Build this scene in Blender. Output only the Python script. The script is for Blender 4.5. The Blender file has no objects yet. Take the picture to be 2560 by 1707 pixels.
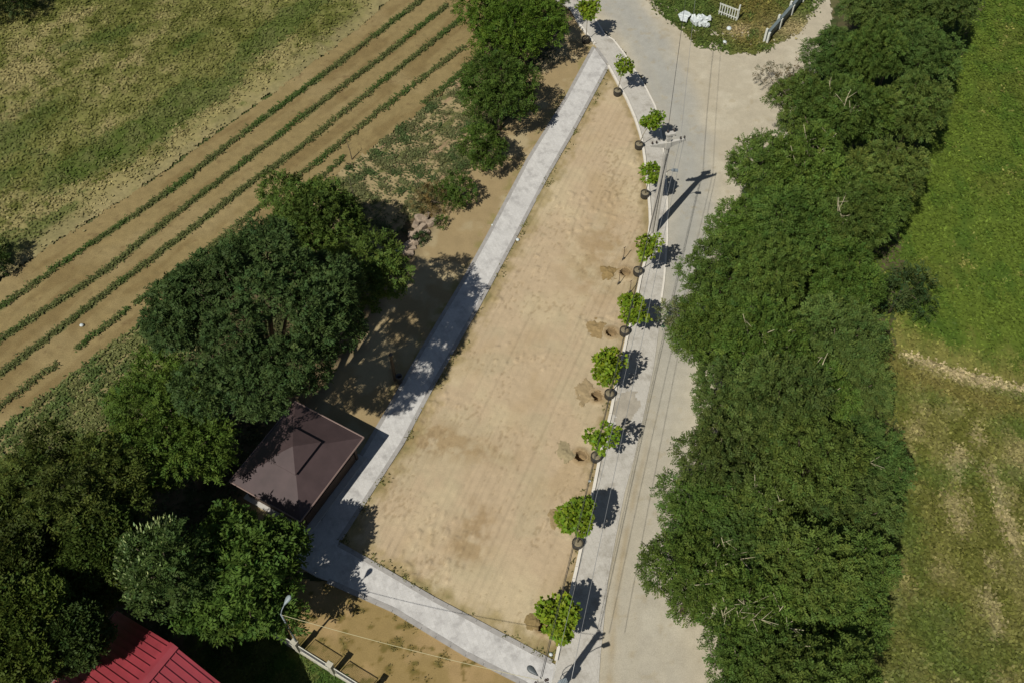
import bpy, bmesh, math, random
import numpy as np
from mathutils import Vector, Matrix
random.seed(5)
RNG = np.random.default_rng(11)
S = bpy.context.scene
COL = S.collection

# ------------------------------------------------------------------ camera, sky, sun, exposure
H = 48.0                                   # flying height of the camera (m)
FOC, TILT, ROLL = 2416.14, 0.615506, -0.004895
cr, sr, ct, st = math.cos(ROLL), math.sin(ROLL), math.cos(TILT), math.sin(TILT)
FW = np.array([0, st, -ct]); UP0 = np.array([0, ct, st]); R0 = np.array([1.0, 0, 0])
RT = cr*R0 + sr*UP0; UPV = -sr*R0 + cr*UP0
cam_d = bpy.data.cameras.new("camera"); cam = bpy.data.objects.new("camera", cam_d); COL.objects.link(cam)
cam_d.sensor_width = 36.0; cam_d.lens = FOC/2560*36.0
cam_d.clip_start = 0.5; cam_d.clip_end = 2000
cam.matrix_world = Matrix(((RT[0], UPV[0], -FW[0], 0), (RT[1], UPV[1], -FW[1], 0), (RT[2], UPV[2], -FW[2], H), (0, 0, 0, 1)))
S.camera = cam

SX, SY = 0.476, 0.628                      # ground shadow of a 1 m stick
elev = math.atan(1/math.hypot(SX, SY))
W = bpy.data.worlds.new("World"); S.world = W; W.use_nodes = True
nt = W.node_tree
sky = nt.nodes.new("ShaderNodeTexSky"); sky.sky_type = 'NISHITA'; sky.sun_disc = False
sky.sun_elevation = elev; sky.sun_rotation = math.atan2(-SX, -SY); sky.altitude = 300
nt.links.new(sky.outputs[0], nt.nodes["Background"].inputs[0])
nt.nodes["Background"].inputs[1].default_value = 0.05
sl = bpy.data.lights.new("sun", 'SUN'); sl.energy = 5.0; sl.angle = math.radians(0.5); sl.color = (1.0, 0.96, 0.89)
sun = bpy.data.objects.new("sun", sl); COL.objects.link(sun)
sun.rotation_euler = Vector((SX, SY, -1)).to_track_quat('-Z', 'Y').to_euler()
S.view_settings.view_transform = 'Standard'; S.view_settings.look = 'None'
S.view_settings.exposure = -0.10; S.view_settings.gamma = 1.0
S.cycles.max_bounces = 6; S.cycles.diffuse_bounces = 3; S.cycles.transmission_bounces = 4; S.cycles.transparent_max_bounces = 4

def G(px, py, h=0.0):
    """world point at height h seen at pixel (px, py) of the 2560 x 1707 photograph"""
    d = FW + RT*(px-1280)/FOC - UPV*(py-853.5)/FOC
    t = (h-H)/d[2]
    return np.array([0, 0, H]) + t*d
def G2(px, py, h=0.0): return G(px, py, h)[:2]
def poly(pts, h=0.0): return [tuple(G2(x, y, h)) for x, y in pts]
def PJ(X):
    d = np.array(X, float) - np.array([0, 0, H]); z = d @ FW
    return np.array([1280+FOC*(d @ RT)/z, 853.5-FOC*(d @ UPV)/z])
def TRI(a, s):
    """height of a point seen at pixel a whose sun shadow lies at pixel s"""
    best = (1e9,)
    for h in np.arange(.3, 14, .05):
        X = G(*a, h); e = np.linalg.norm(PJ([X[0]+SX*h, X[1]+SY*h, 0])-np.array(s))
        if e < best[0]: best = (e, h, X)
    return best[2]

# ------------------------------------------------------------------ noise
TAB = RNG.random((256, 256))
def vn(x, y, s, seed=0):
    X = np.asarray(x)/s+seed*17.31+1000; Y = np.asarray(y)/s+seed*9.77+1000
    i = np.floor(X).astype(int); j = np.floor(Y).astype(int); u = X-i; v = Y-j
    u = u*u*(3-2*u); v = v*v*(3-2*v)
    a = TAB[i % 256, j % 256]; b = TAB[(i+1) % 256, j % 256]; c = TAB[i % 256, (j+1) % 256]; d = TAB[(i+1) % 256, (j+1) % 256]
    return (a*(1-u)+b*u)*(1-v)+(c*(1-u)+d*u)*v
def fbm(x, y, s, seed=0, o=4):
    t = 0; n = 0; a = 1.0
    for k in range(o):
        t = t+a*vn(x, y, s, seed+k*3); n += a; a *= .55; s *= .5
    return t/n
def ss(a, b, v):
    t = np.clip((v-a)/(b-a), 0, 1); return t*t*(3-2*t)
def inside(x, y, P):
    P = np.array(P); r = np.zeros(x.shape, bool); n = len(P)
    for k in range(n):
        x1, y1 = P[k]; x2, y2 = P[(k+1) % n]
        if y1 == y2: continue
        c = ((y1 > y) != (y2 > y)) & (x < (x2-x1)*(y-y1)/(y2-y1)+x1)
        r ^= c
    return r
def dline(x, y, P):
    d = np.full(np.shape(x), 1e9)
    for (x1, y1), (x2, y2) in zip(P[:-1], P[1:]):
        vx, vy = x2-x1, y2-y1; t = np.clip(((x-x1)*vx+(y-y1)*vy)/(vx*vx+vy*vy), 0, 1)
        d = np.minimum(d, np.hypot(x-x1-t*vx, y-y1-t*vy))
    return d
def mixc(c, d, f):
    f = np.asarray(f)[..., None]; return c*(1-f)+np.array(d)*f

# ------------------------------------------------------------------ object helpers
def tag(o, label=None, cat=None, group=None, kind=None):
    if label: o['label'] = label
    if cat: o['category'] = cat
    if group: o['group'] = group
    if kind: o['kind'] = kind
    return o
def empty(name, loc, label, cat, group=None, rz=0.0, sc=None):
    o = bpy.data.objects.new(name, None); COL.objects.link(o); o.location = loc; o.rotation_euler[2] = rz
    if sc is not None: o.scale = sc
    o.empty_display_size = .3
    return tag(o, label, cat, group)
def link(name, me, mat=None, parent=None):
    o = bpy.data.objects.new(name, me); COL.objects.link(o)
    if mat is not None and not me.materials: me.materials.append(mat)
    if parent is not None: o.parent = parent
    return o
def npmesh(name, V, F, col=None, smooth=False):
    V = np.asarray(V, np.float32); F = np.asarray(F, np.int32); k = F.shape[1]
    me = bpy.data.meshes.new(name)
    me.vertices.add(len(V)); me.vertices.foreach_set("co", V.ravel())
    me.loops.add(F.size); me.loops.foreach_set("vertex_index", F.ravel())
    me.polygons.add(len(F)); me.polygons.foreach_set("loop_start", np.arange(0, F.size, k, dtype=np.int32))
    if smooth: me.polygons.foreach_set("use_smooth", np.ones(len(F), bool))
    if col is not None:
        a = me.attributes.new("Col", 'FLOAT_COLOR', 'POINT')
        c = np.ones((len(V), 4), np.float32); c[:, :3] = np.clip(col, 0, 1); a.data.foreach_set("color", c.ravel())
    me.update(calc_edges=True); me.validate()
    return me
class MB:
    """collects boxes, tubes, lathes and prisms into one mesh"""
    def __init__(s): s.v = []; s.f = []
    def add(s, v, f):
        n = len(s.v); s.v += [tuple(map(float, p)) for p in v]; s.f += [tuple(i+n for i in q) for q in f]
    def box(s, a, b, M=None):
        x0, y0, z0 = a; x1, y1, z1 = b
        v = [(x0, y0, z0), (x1, y0, z0), (x1, y1, z0), (x0, y1, z0), (x0, y0, z1), (x1, y0, z1), (x1, y1, z1), (x0, y1, z1)]
        if M is not None: v = [tuple(M @ Vector(p)) for p in v]
        s.add(v, [(0, 3, 2, 1), (4, 5, 6, 7), (0, 1, 5, 4), (1, 2, 6, 5), (2, 3, 7, 6), (3, 0, 4, 7)])
    def tube(s, P, R, n=6, cap=True):
        P = [Vector(p) for p in P]; R = [R]*len(P) if not hasattr(R, '__len__') else R
        rings = []; t0 = None
        for i, p in enumerate(P):
            t = (P[min(i+1, len(P)-1)]-P[max(i-1, 0)])
            t = t.normalized() if t.length > 1e-9 else Vector((0, 0, 1))
            if t0 is None:
                a = t.orthogonal().normalized()
            else:
                a = (a-t*a.dot(t)); a = a.normalized() if a.length > 1e-6 else t.orthogonal().normalized()
            t0 = t; b = t.cross(a)
            rings.append([p+(a*math.cos(2*math.pi*k/n)+b*math.sin(2*math.pi*k/n))*R[i] for k in range(n)])
        v = [q for r in rings for q in r]; f = []
        for i in range(len(P)-1):
            for k in range(n):
                f.append((i*n+k, i*n+(k+1) % n, (i+1)*n+(k+1) % n, (i+1)*n+k))
        if cap: f.append(tuple(range(n-1, -1, -1))); f.append(tuple((len(P)-1)*n+k for k in range(n)))
        s.add(v, f)
    def lathe(s, prof, n=12, c=(0, 0, 0), squash=(1, 1)):
        v = []; f = []
        for r, z in prof:
            for k in range(n):
                a = 2*math.pi*k/n; v.append((c[0]+r*math.cos(a)*squash[0], c[1]+r*math.sin(a)*squash[1], c[2]+z))
        m = len(prof)
        for i in range(m-1):
            for k in range(n): f.append((i*n+k, i*n+(k+1) % n, (i+1)*n+(k+1) % n, (i+1)*n+k))
        f.append(tuple(range(n-1, -1, -1))); f.append(tuple((m-1)*n+k for k in range(n)))
        s.add(v, f)
    def slab(s, P, z0, z1):
        """prism over a convex or concave plan polygon"""
        P = [tuple(p[:2]) for p in P]
        if sum(a[0]*b[1]-b[0]*a[1] for a, b in zip(P, P[1:]+P[:1])) < 0: P = P[::-1]
        n = len(P); v = [(x, y, z0) for x, y in P]+[(x, y, z1) for x, y in P]
        f = [tuple(range(n-1, -1, -1)), tuple(range(n, 2*n))]+[(i, (i+1) % n, n+(i+1) % n, n+i) for i in range(n)]
        s.add(v, f)
    def mesh(s, name, smooth=False):
        me = bpy.data.meshes.new(name); me.from_pydata(s.v, [], s.f); me.update()
        if smooth:
            me.polygons.foreach_set("use_smooth", np.ones(len(me.polygons), bool))
        return me
    def build(s, name, mat, parent=None, smooth=False): return link(name, s.mesh(name, smooth), mat, parent)

# ------------------------------------------------------------------ materials
def new_mat(name):
    m = bpy.data.materials.new(name); m.use_nodes = True; return m, m.node_tree.nodes, m.node_tree.links, m.node_tree.nodes["Principled BSDF"]
def noise_node(n, l, scale, detail=6, rough=.6, coord='Object'):
    tc = n.new("ShaderNodeTexCoord"); t = n.new("ShaderNodeTexNoise"); t.inputs["Scale"].default_value = scale
    t.inputs["Detail"].default_value = detail; t.inputs["Roughness"].default_value = rough
    l.new(tc.outputs[coord], t.inputs["Vector"]); return t
def ramp(n, l, src, stops):
    r = n.new("ShaderNodeValToRGB"); l.new(src, r.inputs[0])
    while len(r.color_ramp.elements) < len(stops): r.color_ramp.elements.new(.5)
    for e, (p, c) in zip(r.color_ramp.elements, stops):
        e.position = p; e.color = (*c, 1) if hasattr(c, '__len__') else (c, c, c, 1)
    return r
def mul(n, l, a, b):
    m = n.new("ShaderNodeMix"); m.data_type = 'RGBA'; m.blend_type = 'MULTIPLY'; m.inputs[0].default_value = 1
    l.new(a, m.inputs[6]); l.new(b, m.inputs[7]); return m.outputs[2]
def bump(n, l, b, src, strength, dist=.02):
    bn = n.new("ShaderNodeBump"); bn.inputs["Strength"].default_value = strength; bn.inputs["Distance"].default_value = dist
    l.new(src, bn.inputs["Height"]); l.new(bn.outputs[0], b.inputs["Normal"])
def ground_mat(name, s1=9.0, s2=1.3, amt=.25, bst=.4, rough=.95):
    """soil or turf: measured colour per place times two scales of grain"""
    m, n, l, b = new_mat(name); a = n.new("ShaderNodeAttribute"); a.attribute_name = "Col"
    f = noise_node(n, l, s1); g = noise_node(n, l, s2)
    r1 = ramp(n, l, f.outputs[0], [(.25, 1-amt*1.3), (.75, 1+amt*.6)]); r2 = ramp(n, l, g.outputs[0], [(.3, 1-amt*.5), (.7, 1+amt*.25)])
    l.new(mul(n, l, mul(n, l, a.outputs["Color"], r1.outputs[0]), r2.outputs[0]), b.inputs["Base Color"])
    b.inputs["Roughness"].default_value = rough; b.inputs["Specular IOR Level"].default_value = .15
    bump(n, l, b, f.outputs[0], bst, .04); return m
def plain(name, c, rough=.6, var=.15, s=6.0, metal=0.0, bst=.1, spec=.4):
    m, n, l, b = new_mat(name); f = noise_node(n, l, s)
    r = ramp(n, l, f.outputs[0], [(.25, tuple(x*(1-var) for x in c)), (.75, tuple(min(1, x*(1+var)) for x in c))])
    l.new(r.outputs[0], b.inputs["Base Color"]); b.inputs["Roughness"].default_value = rough; b.inputs["Metallic"].default_value = metal
    b.inputs["Specular IOR Level"].default_value = spec
    bump(n, l, b, f.outputs[0], bst, .01); return m
def leaf_mat(name, trans=.25, rough=.6, objvar=.12):
    m, n, l, b = new_mat(name); a = n.new("ShaderNodeAttribute"); a.attribute_name = "Col"
    oi = n.new("ShaderNodeObjectInfo"); mr = n.new("ShaderNodeMapRange"); l.new(oi.outputs["Random"], mr.inputs[0])
    mr.inputs[3].default_value = 1-objvar; mr.inputs[4].default_value = 1+objvar
    hs = n.new("ShaderNodeHueSaturation"); l.new(a.outputs["Color"], hs.inputs["Color"]); l.new(mr.outputs[0], hs.inputs["Value"])
    mr2 = n.new("ShaderNodeMapRange"); m2 = n.new("ShaderNodeMath"); m2.operation = 'FRACT'; m3 = n.new("ShaderNodeMath"); m3.operation = 'MULTIPLY'
    m3.inputs[1].default_value = 7.31; l.new(oi.outputs["Random"], m3.inputs[0]); l.new(m3.outputs[0], m2.inputs[0]); l.new(m2.outputs[0], mr2.inputs[0])
    mr2.inputs[3].default_value = .5-objvar*.10; mr2.inputs[4].default_value = .5+objvar*.02; l.new(mr2.outputs[0], hs.inputs["Hue"])
    l.new(hs.outputs[0], b.inputs["Base Color"]); b.inputs["Roughness"].default_value = rough; b.inputs["Specular IOR Level"].default_value = .12
    t = n.new("ShaderNodeBsdfTranslucent"); l.new(hs.outputs[0], t.inputs[0]); mx = n.new("ShaderNodeMixShader"); mx.inputs[0].default_value = trans
    l.new(b.outputs[0], mx.inputs[1]); l.new(t.outputs[0], mx.inputs[2]); l.new(mx.outputs[0], n["Material Output"].inputs[0]); return m

M_FIELD = ground_mat("meadow turf", 5, 1.1, .18, .3)
M_SOIL = ground_mat("tilled soil", 14, 1.6, .22, .5)
M_SAND = ground_mat("levelled sand", 18, 1.2, .14, .35)
M_DUST = ground_mat("dusty road gravel", 26, 1.4, .20, .3)
M_LEAF = leaf_mat("foliage"); M_GRASS = leaf_mat("grass blades", .2, .6, 0.0)
M_SAPL = leaf_mat("sapling leaves", .3, .45, .10)
M_BARK = plain("bark", (.10, .08, .055), .9, .4, 9, bst=.5, spec=.1)
M_TWIG = plain("bare pale wood", (.40, .36, .23), .85, .2, 9, spec=.1)
M_CONC = plain("pole concrete", (.44, .42, .37), .85, .18, 5, bst=.2, spec=.2)
M_KERB = plain("kerb concrete", (.60, .56, .48), .85, .08, 3, spec=.2)
M_DARK = plain("dark metal", (.06, .06, .06), .5, .2, 8)
M_GREY = plain("grey lamp housing", (.20, .23, .24), .45, .1, 8)
M_DGREY = plain("dark grey lamp housing", (.075, .085, .085), .5, .1, 8)
M_INS = plain("brown porcelain insulator", (.05, .035, .03), .3, .1, 8, spec=.6)
M_WIRE = plain("cable sheath", (.035, .035, .035), .7, .1, 8)
M_WIRE2 = plain("bare aluminium wire", (.42, .42, .40), .5, .1, 8, metal=.6)
M_WIREY = plain("yellow lamp cable", (.44, .40, .23), .7, .1, 8)
M_POT = plain("black nursery bag", (.035, .033, .028), .55, .35, 14, bst=.4)
M_POTS = plain("potting soil", (.20, .17, .11), .95, .3, 18, bst=.5, spec=.1)
M_STEM = plain("young stem", (.30, .27, .20), .85, .2, 12, spec=.1)
M_ROOF = plain("brown metal roofing", (.058, .038, .037), .6, .22, 1.2, bst=.03, spec=.35)
M_TRIM = plain("brown gutter", (.20, .14, .12), .5, .1, 3, spec=.4)
M_WOOD = plain("stained timber", (.055, .035, .024), .7, .25, 8, bst=.2)
M_PAVED = plain("pavilion floor", (.42, .40, .36), .85, .12, 5)
M_RED = plain("red standing seam sheet", (.25, .036, .045), .55, .22, 1.0, bst=.03, spec=.35)
M_WALL = plain("cream render", (.55, .50, .40), .9, .08, 4)
M_WHITE = plain("white paint", (.52, .53, .47), .7, .12, 6)
M_SHEET = plain("white plastic", (.52, .56, .54), .5, .10, 6, bst=.4)
M_SLATE = plain("blue grey sheet", (.13, .16, .16), .5, .2, 3)
M_STONE = plain("broken stone", (.30, .235, .17), .95, .3, 5, bst=.6, spec=.1)
M_FENCE = plain("fence concrete", (.40, .38, .30), .9, .15, 5, bst=.2, spec=.2)

def paver_mat(name, base, dark, size, contrast, yel=(1, 1, 1), ang=0.0):
    """concrete pavers: tone varies paver by paver, dark joints, drifting stains"""
    m, n, l, b = new_mat(name); tc = n.new("ShaderNodeTexCoord"); mp = n.new("ShaderNodeMapping"); mp.inputs["Rotation"].default_value[2] = ang
    l.new(tc.outputs["Object"], mp.inputs[0])
    br = n.new("ShaderNodeTexBrick"); br.inputs["Scale"].default_value = 1/size; br.inputs["Mortar Size"].default_value = .018
    br.inputs["Color1"].default_value = (1, 1, 1, 1); br.inputs["Color2"].default_value = (1-contrast,)*3+(1,); br.inputs["Mortar"].default_value = (.86, .85, .82, 1)
    br.inputs["Brick Width"].default_value = 1.0; br.inputs["Row Height"].default_value = .5; l.new(mp.outputs[0], br.inputs["Vector"])
    f = noise_node(n, l, 1.1, 8, .65); g = noise_node(n, l, 12, 6, .7)
    r = ramp(n, l, f.outputs[0], [(.34, dark), (.50, base), (.8, tuple(x*1.06 for x in base))])
    r2 = ramp(n, l, g.outputs[0], [(.25, .82), (.75, 1.08)])
    l.new(mul(n, l, mul(n, l, r.outputs[0], br.outputs[0]), r2.outputs[0]), b.inputs["Base Color"])
    b.inputs["Roughness"].default_value = .9; b.inputs["Specular IOR Level"].default_value = .2
    bump(n, l, b, g.outputs[0], .2, .01); return m

# ------------------------------------------------------------------ ground sheets
def zone(name, P, z, cell, colf, hf=None, rag=.25, mat=None, seed=0, kind='structure', ragscale=.9, holes=()):
    P = np.array(P); x0, y0 = P.min(0)-rag*2; x1, y1 = P.max(0)+rag*2
    nx, ny = int((x1-x0)/cell)+2, int((y1-y0)/cell)+2
    gx, gy = np.meshgrid(x0+np.arange(nx)*cell, y0+np.arange(ny)*cell)
    cx, cy = gx[:-1, :-1]+cell/2, gy[:-1, :-1]+cell/2
    wx = cx+(fbm(cx, cy, ragscale, seed+1)-.5)*4*rag; wy = cy+(fbm(cx, cy, ragscale, seed+2)-.5)*4*rag
    keep = inside(wx, wy, P)
    for hx_, hy_, hr_ in holes: keep &= np.hypot(cx-hx_, cy-hy_) > hr_
    idx = np.arange(nx*ny).reshape(ny, nx)
    F = np.stack([idx[:-1, :-1], idx[:-1, 1:], idx[1:, 1:], idx[1:, :-1]], -1)[keep]
    u, inv = np.unique(F.ravel(), return_inverse=True); F = inv.reshape(-1, 4)
    X, Y = gx.ravel()[u], gy.ravel()[u]
    Z = np.full(X.shape, z)+(hf(X, Y) if hf else 0)
    c = colf(X, Y)
    o = link(name, npmesh(name, np.stack([X, Y, Z], 1), F, c, smooth=True), mat); o['kind'] = kind
    return o
def slab(name, P, z0, z1, mat, kind='structure'):
    b = MB(); b.slab(P, z0, z1); o = b.build(name, mat); o['kind'] = kind
    bm = bmesh.new(); bm.from_mesh(o.data); bmesh.ops.triangulate(bm, faces=bm.faces[:]); bm.to_mesh(o.data); bm.free(); return o
def offset(P, d):
    P = [np.array(p, float) for p in P]; out = []
    for i, p in enumerate(P):
        t = P[min(i+1, len(P)-1)]-P[max(i-1, 0)]; t = t/np.linalg.norm(t); out.append(tuple(p+np.array([-t[1], t[0]])*d))
    return out
def resample(P, step):
    P = [np.array(p, float) for p in P]; out = [P[0]]
    for a, b in zip(P[:-1], P[1:]):
        n = max(1, int(np.linalg.norm(b-a)/step))
        for k in range(1, n+1): out.append(a+(b-a)*k/n)
    return out
def gauss(x, y, px, py, r, r2=None, ang=0.0, h=0.0):
    cx, cy = G2(px, py, h); dx, dy = x-cx, y-cy; c, s = math.cos(ang), math.sin(ang)
    u = (dx*c+dy*s)/r; v = (-dx*s+dy*c)/(r2 or r)
    return np.exp(-(u*u+v*v))

ROWDIR = G2(1055, 0)-G2(0, 776); ROWANG = math.atan2(ROWDIR[1], ROWDIR[0])
def along(x, y, ang): c, s = math.cos(ang), math.sin(ang); return x*c+y*s, -x*s+y*c

# base sheet to the horizon
def base_col(x, y):
    c = np.tile(np.array([.11, .105, .045]), (len(x), 1)); c = mixc(c, (.055, .075, .02), ss(.45, .6, fbm(x, y, 5, 3)))
    return mixc(c, (.20, .165, .08), ss(.55, .7, fbm(x, y, 3, 8)))
PITS = [(1563.5, 681, .34), (1528, 832, .33), (1491, 989, .34), (1452, 1139.7, .34), (1421, 1311, .36), (1356, 1561, .38)]
PITW = [(*G2(x, y), r) for x, y, r in PITS]
gx, gy = np.meshgrid(np.concatenate([np.arange(-320, -6, 7.0), np.arange(-6, 18, .6), np.arange(18, 325, 7.0)]), np.concatenate([np.arange(-280, 8, 8.0), np.arange(8, 48, .6), np.arange(48, 410, 8.0)]))
gz = np.full(gx.size, -.12)
for px, py, r in PITW: gz -= .9*ss(1.6, .9, np.hypot(gx.ravel()-px, gy.ravel()-py))
idx = np.arange(gx.size).reshape(gx.shape)
o = link("ground", npmesh("ground", np.stack([gx.ravel(), gy.ravel(), gz], 1),
         np.stack([idx[:-1, :-1].ravel(), idx[:-1, 1:].ravel(), idx[1:, 1:].ravel(), idx[1:, :-1].ravel()], 1), base_col(gx.ravel(), gy.ravel())), M_FIELD); o['kind'] = 'structure'

# rough meadow, upper left
MEADOW = poly([(-200, 560), (-200, -160), (1120, -160), (985, -10), (914, 57), (700, 222), (560, 310), (383, 451), (149, 600), (0, 700), (-150, 800)])
GREENS = [(330, 340, 6.0, 1.3), (380, 330, 4, 1.2), (420, 290, 4.5, .9), (60, 320, 4.5, 2.2), (310, 78, 2.2, .8), (240, 95, 1.8, .6), (160, 122, 1.2, .6), (470, 105, 2.0, .8),
          (700, 70, 4.0, 1.2), (760, 20, 4.0, 1.0), (650, 110, 3.0, 1.2), (430, 235, 1.6, .6), (560, 225, 2.5, 1.2), (120, 560, 3, .9), (0, 640, 2.5, 1.5), (180, 410, 3.0, 1.0), (30, 440, 3, 1), (480, 265, 2.2, .7), (270, 370, 3.4, 1.0)]
def meadow_col(x, y):
    u, v = along(x, y, ROWANG)
    a = fbm(u*.45, v, 1.6, 21, 5); b = fbm(u, v, .75, 33, 3); big = fbm(u*.35, v, 6, 41, 3)
    c = np.tile(np.array([.158, .158, .045]), (len(x), 1))
    c = mixc(c, (.255, .220, .090), ss(.44, .66, a*.55+b*.45+(big-.5)*.5)); c = mixc(c, (.088, .098, .020), ss(.50, .68, 1-(a*.4+b*.6)))
    g = sum(gauss(x, y, px, py, r, r2, ROWANG) for px, py, r, r2 in GREENS)
    c = mixc(c, (.050, .085, .013), np.clip(ss(.30, 1.1, g+(b-.5)*1.7), 0, .68))
    d = dline(x, y, poly([(1100, -160), (914, 57), (700, 222), (383, 451), (149, 600), (-150, 800)]))
    return mixc(c, (.27, .225, .11), ss(2.0, .2, d+(b-.5)*2.6)*.7)
zone("meadow", MEADOW, -.02, .13, meadow_col, lambda x, y: (fbm(x, y, .5, 5)-.5)*.16, .25, M_FIELD, 1)

# ploughed plot
ROWS_PX = [[(-60, 815), (0, 770), (165, 653), (318, 550), (425, 478), (600, 340), (845, 161), (960, 72), (1055, 0), (1090, -30)],
           [(-60, 890), (0, 850), (260, 680), (421, 550), (600, 413), (760, 290), (944, 153), (1050, 68), (1117, 15)],
           [(-60, 978), (0, 936), (245, 749), (509, 550), (600, 478), (760, 362), (906, 245), (1050, 130), (1151, 50)],
           [(-60, 1062), (0, 1017), (214, 856), (344, 756), (551, 600), (600, 559), (799, 402), (944, 283), (1080, 178), (1159, 119)],
           [(790, 455), (860, 395), (1021, 290), (1113, 218), (1180, 160)]]
PLOT = poly([(-150, 800), (0, 700), (149, 600), (383, 451), (700, 222), (914, 57), (985, -10), (1060, -70), (1180, -60), (1200, 0), (1210, 60), (1202, 134), (1174, 165), (1113, 230), (1021, 302), (853, 429), (760, 500), (560, 640), (430, 740), (344, 814), (214, 910), (115, 990), (0, 1074), (-150, 1180)])
def plot_col(x, y):
    u, v = along(x, y, ROWANG); a = fbm(u*.25, v, .8, 51, 4); b = fbm(x, y, 3.5, 55, 3)
    c = np.tile(np.array([.245, .185, .080]), (len(x), 1)); c = mixc(c, (.20, .145, .060), ss(.42, .66, a)); c = mixc(c, (.28, .215, .10), ss(.5, .7, b)*.7)
    for k, R in enumerate(ROWS_PX[:3]):
        d = dline(x, y, poly(R)); c = mixc(c, (.105, .115, .040), ss(.34, .12, d+(fbm(x, y, .5, 58)-.5)*.3)*ss(.30, .45, fbm(u, u*0+k*9, 2.6, 301+k, 3)+(.05 if k < 3 else -.08)))
    return mixc(c, (.15, .10, .045), ss(.72, .80, fbm(x, y, .35, 57, 3))*.55)
zone("ploughed_plot", PLOT, .0, .13, plot_col, lambda x, y: (fbm(*along(x*1., y, ROWANG), .35, 59)-.5)*.09, .12, M_SOIL, 2)

# weedy strips below the plot
WEEDS = poly([(1174, 165), (1113, 230), (1021, 302), (853, 429), (760, 500), (560, 640), (700, 760), (960, 620), (1010, 560), (1110, 500), (1180, 430), (1240, 330), (1230, 200)])
def weed_col(x, y):
    u, v = along(x, y, ROWANG); b = fbm(u*.6, v, .5, 61, 4); a = fbm(x, y, 2.4, 63)
    c = np.tile(np.array([.31, .245, .125]), (len(x), 1)); c = mixc(c, (.115, .12, .04), ss(.52, .64, b+(a-.5)*.4))
    return mixc(c, (.30, .21, .12), ss(.6, .7, fbm(u*.2, v, .5, 66)))
zone("weedy_strip", WEEDS, .004, .12, weed_col, lambda x, y: (fbm(x, y, .4, 6)-.5)*.09, .2, M_FIELD, 3)
STRIP = poly([(-200, 1215), (0, 1074), (115, 990), (214, 910), (344, 814), (460, 760), (520, 830), (380, 980), (200, 1120), (60, 1240), (-200, 1450)])
def strip_col(x, y):
    u, v = along(x, y, ROWANG); r = .5+.5*np.sin(v*2*math.pi/.95); b = fbm(u*.7, v, .5, 71, 4)
    c = np.tile(np.array([.23, .195, .085]), (len(x), 1)); return mixc(c, (.08, .105, .03), ss(.42, .62, r*.3+b*.75))
zone("kitchen_garden", STRIP, .004, .12, strip_col, lambda x, y: (fbm(x, y, .4, 6)-.5)*.1, .2, M_FIELD, 4)

# shaded soil under the left hand trees and the sandy verge beside the path
VERGE = poly([(1500, 40), (1440, 20), (1330, 0), (1215, 0), (1205, 134), (1240, 330), (1180, 430), (1110, 500), (1010, 560), (960, 620), (700, 760), (560, 640), (460, 760), (520, 830), (380, 980), (200, 1120), (60, 1240), (-200, 1450), (-200, 1900), (420, 1900), (640, 1560), (700, 1440), (790, 1420), (880, 1250), (1000, 1060), (1180, 740), (1260, 560), (1340, 410), (1440, 240), (1500, 130)])
PATH_L = [(1484, 119), (1414, 249), (1319, 402), (1217, 597), (1163, 695), (1060, 868), (964, 1036), (900, 1143), (800, 1300)]
PATH_R = [(1519, 168), (1430, 333), (1368, 440), (1281, 607), (1197, 764), (1090, 948), (1006, 1107), (921, 1238), (850, 1348)]
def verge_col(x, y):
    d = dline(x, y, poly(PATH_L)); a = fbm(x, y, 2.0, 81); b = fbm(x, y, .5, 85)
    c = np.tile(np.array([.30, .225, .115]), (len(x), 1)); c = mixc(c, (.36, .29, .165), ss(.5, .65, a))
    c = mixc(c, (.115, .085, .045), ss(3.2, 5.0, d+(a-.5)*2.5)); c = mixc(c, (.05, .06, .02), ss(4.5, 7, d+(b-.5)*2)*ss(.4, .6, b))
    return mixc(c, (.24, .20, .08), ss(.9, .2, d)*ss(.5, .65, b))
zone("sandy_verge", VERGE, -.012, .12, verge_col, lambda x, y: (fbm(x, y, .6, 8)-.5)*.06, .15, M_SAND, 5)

# the sand lot, with planting pits
KERB = [(1439, 48), (1453.6, 71), (1476.5, 101), (1487, 113.5), (1521, 168), (1547, 215.5), (1567.6, 252.4), (1586.7, 297), (1598, 331), (1606, 362), (1612, 405), (1620, 476), (1624, 527), (1625, 560), (1619, 610), (1610.7, 659.5), (1600.5, 700), (1591.6, 743.7), (1575, 808), (1566, 850), (1557.5, 888), (1542, 954), (1526, 1036), (1498, 1152), (1484, 1223), (1458.6, 1341), (1442, 1418), (1435, 1448), (1401, 1599), (1390, 1652)]
LOWER_R = [(846, 1360), (914, 1398), (1083, 1497), (1300, 1612), (1389, 1660)]
LOT = poly(PATH_R+LOWER_R+KERB[:3:-1])
PDIR = G2(1430, 333)-G2(1006, 1107); PANG = math.atan2(PDIR[1], PDIR[0])
def lot_h(x, y):
    u, v = along(x, y, PANG)
    z = (fbm(x, y, 1.4, 91)-.5)*.05+(fbm(x, y, .28, 93, 3)-.5)*.035
    k = vn(u*.7, v*1.5, .33, 97)*vn(x, y, 2.6, 98); z = z+ss(.55, .75, k)*.06-.02*ss(.71, .80, vn(u*.8, v*1.6, .17, 113)*.65+vn(x, y, 1.9, 114)*.35)
    w = v+(fbm(u*.4, v, 6, 99)-.5)*.5; z = z-.022*np.exp(-((w/.95) % 1.0-.5)**2/.006)*ss(.45, .65, fbm(u*.3, v, 1.6, 100))
    for px, py, r in PITW:
        d = np.hypot(x-px, y-py); z = np.where(d < r*1.9, z*.4+.05*np.exp(-((d-r*1.25)/.16)**2), z); 
    return z
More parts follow.
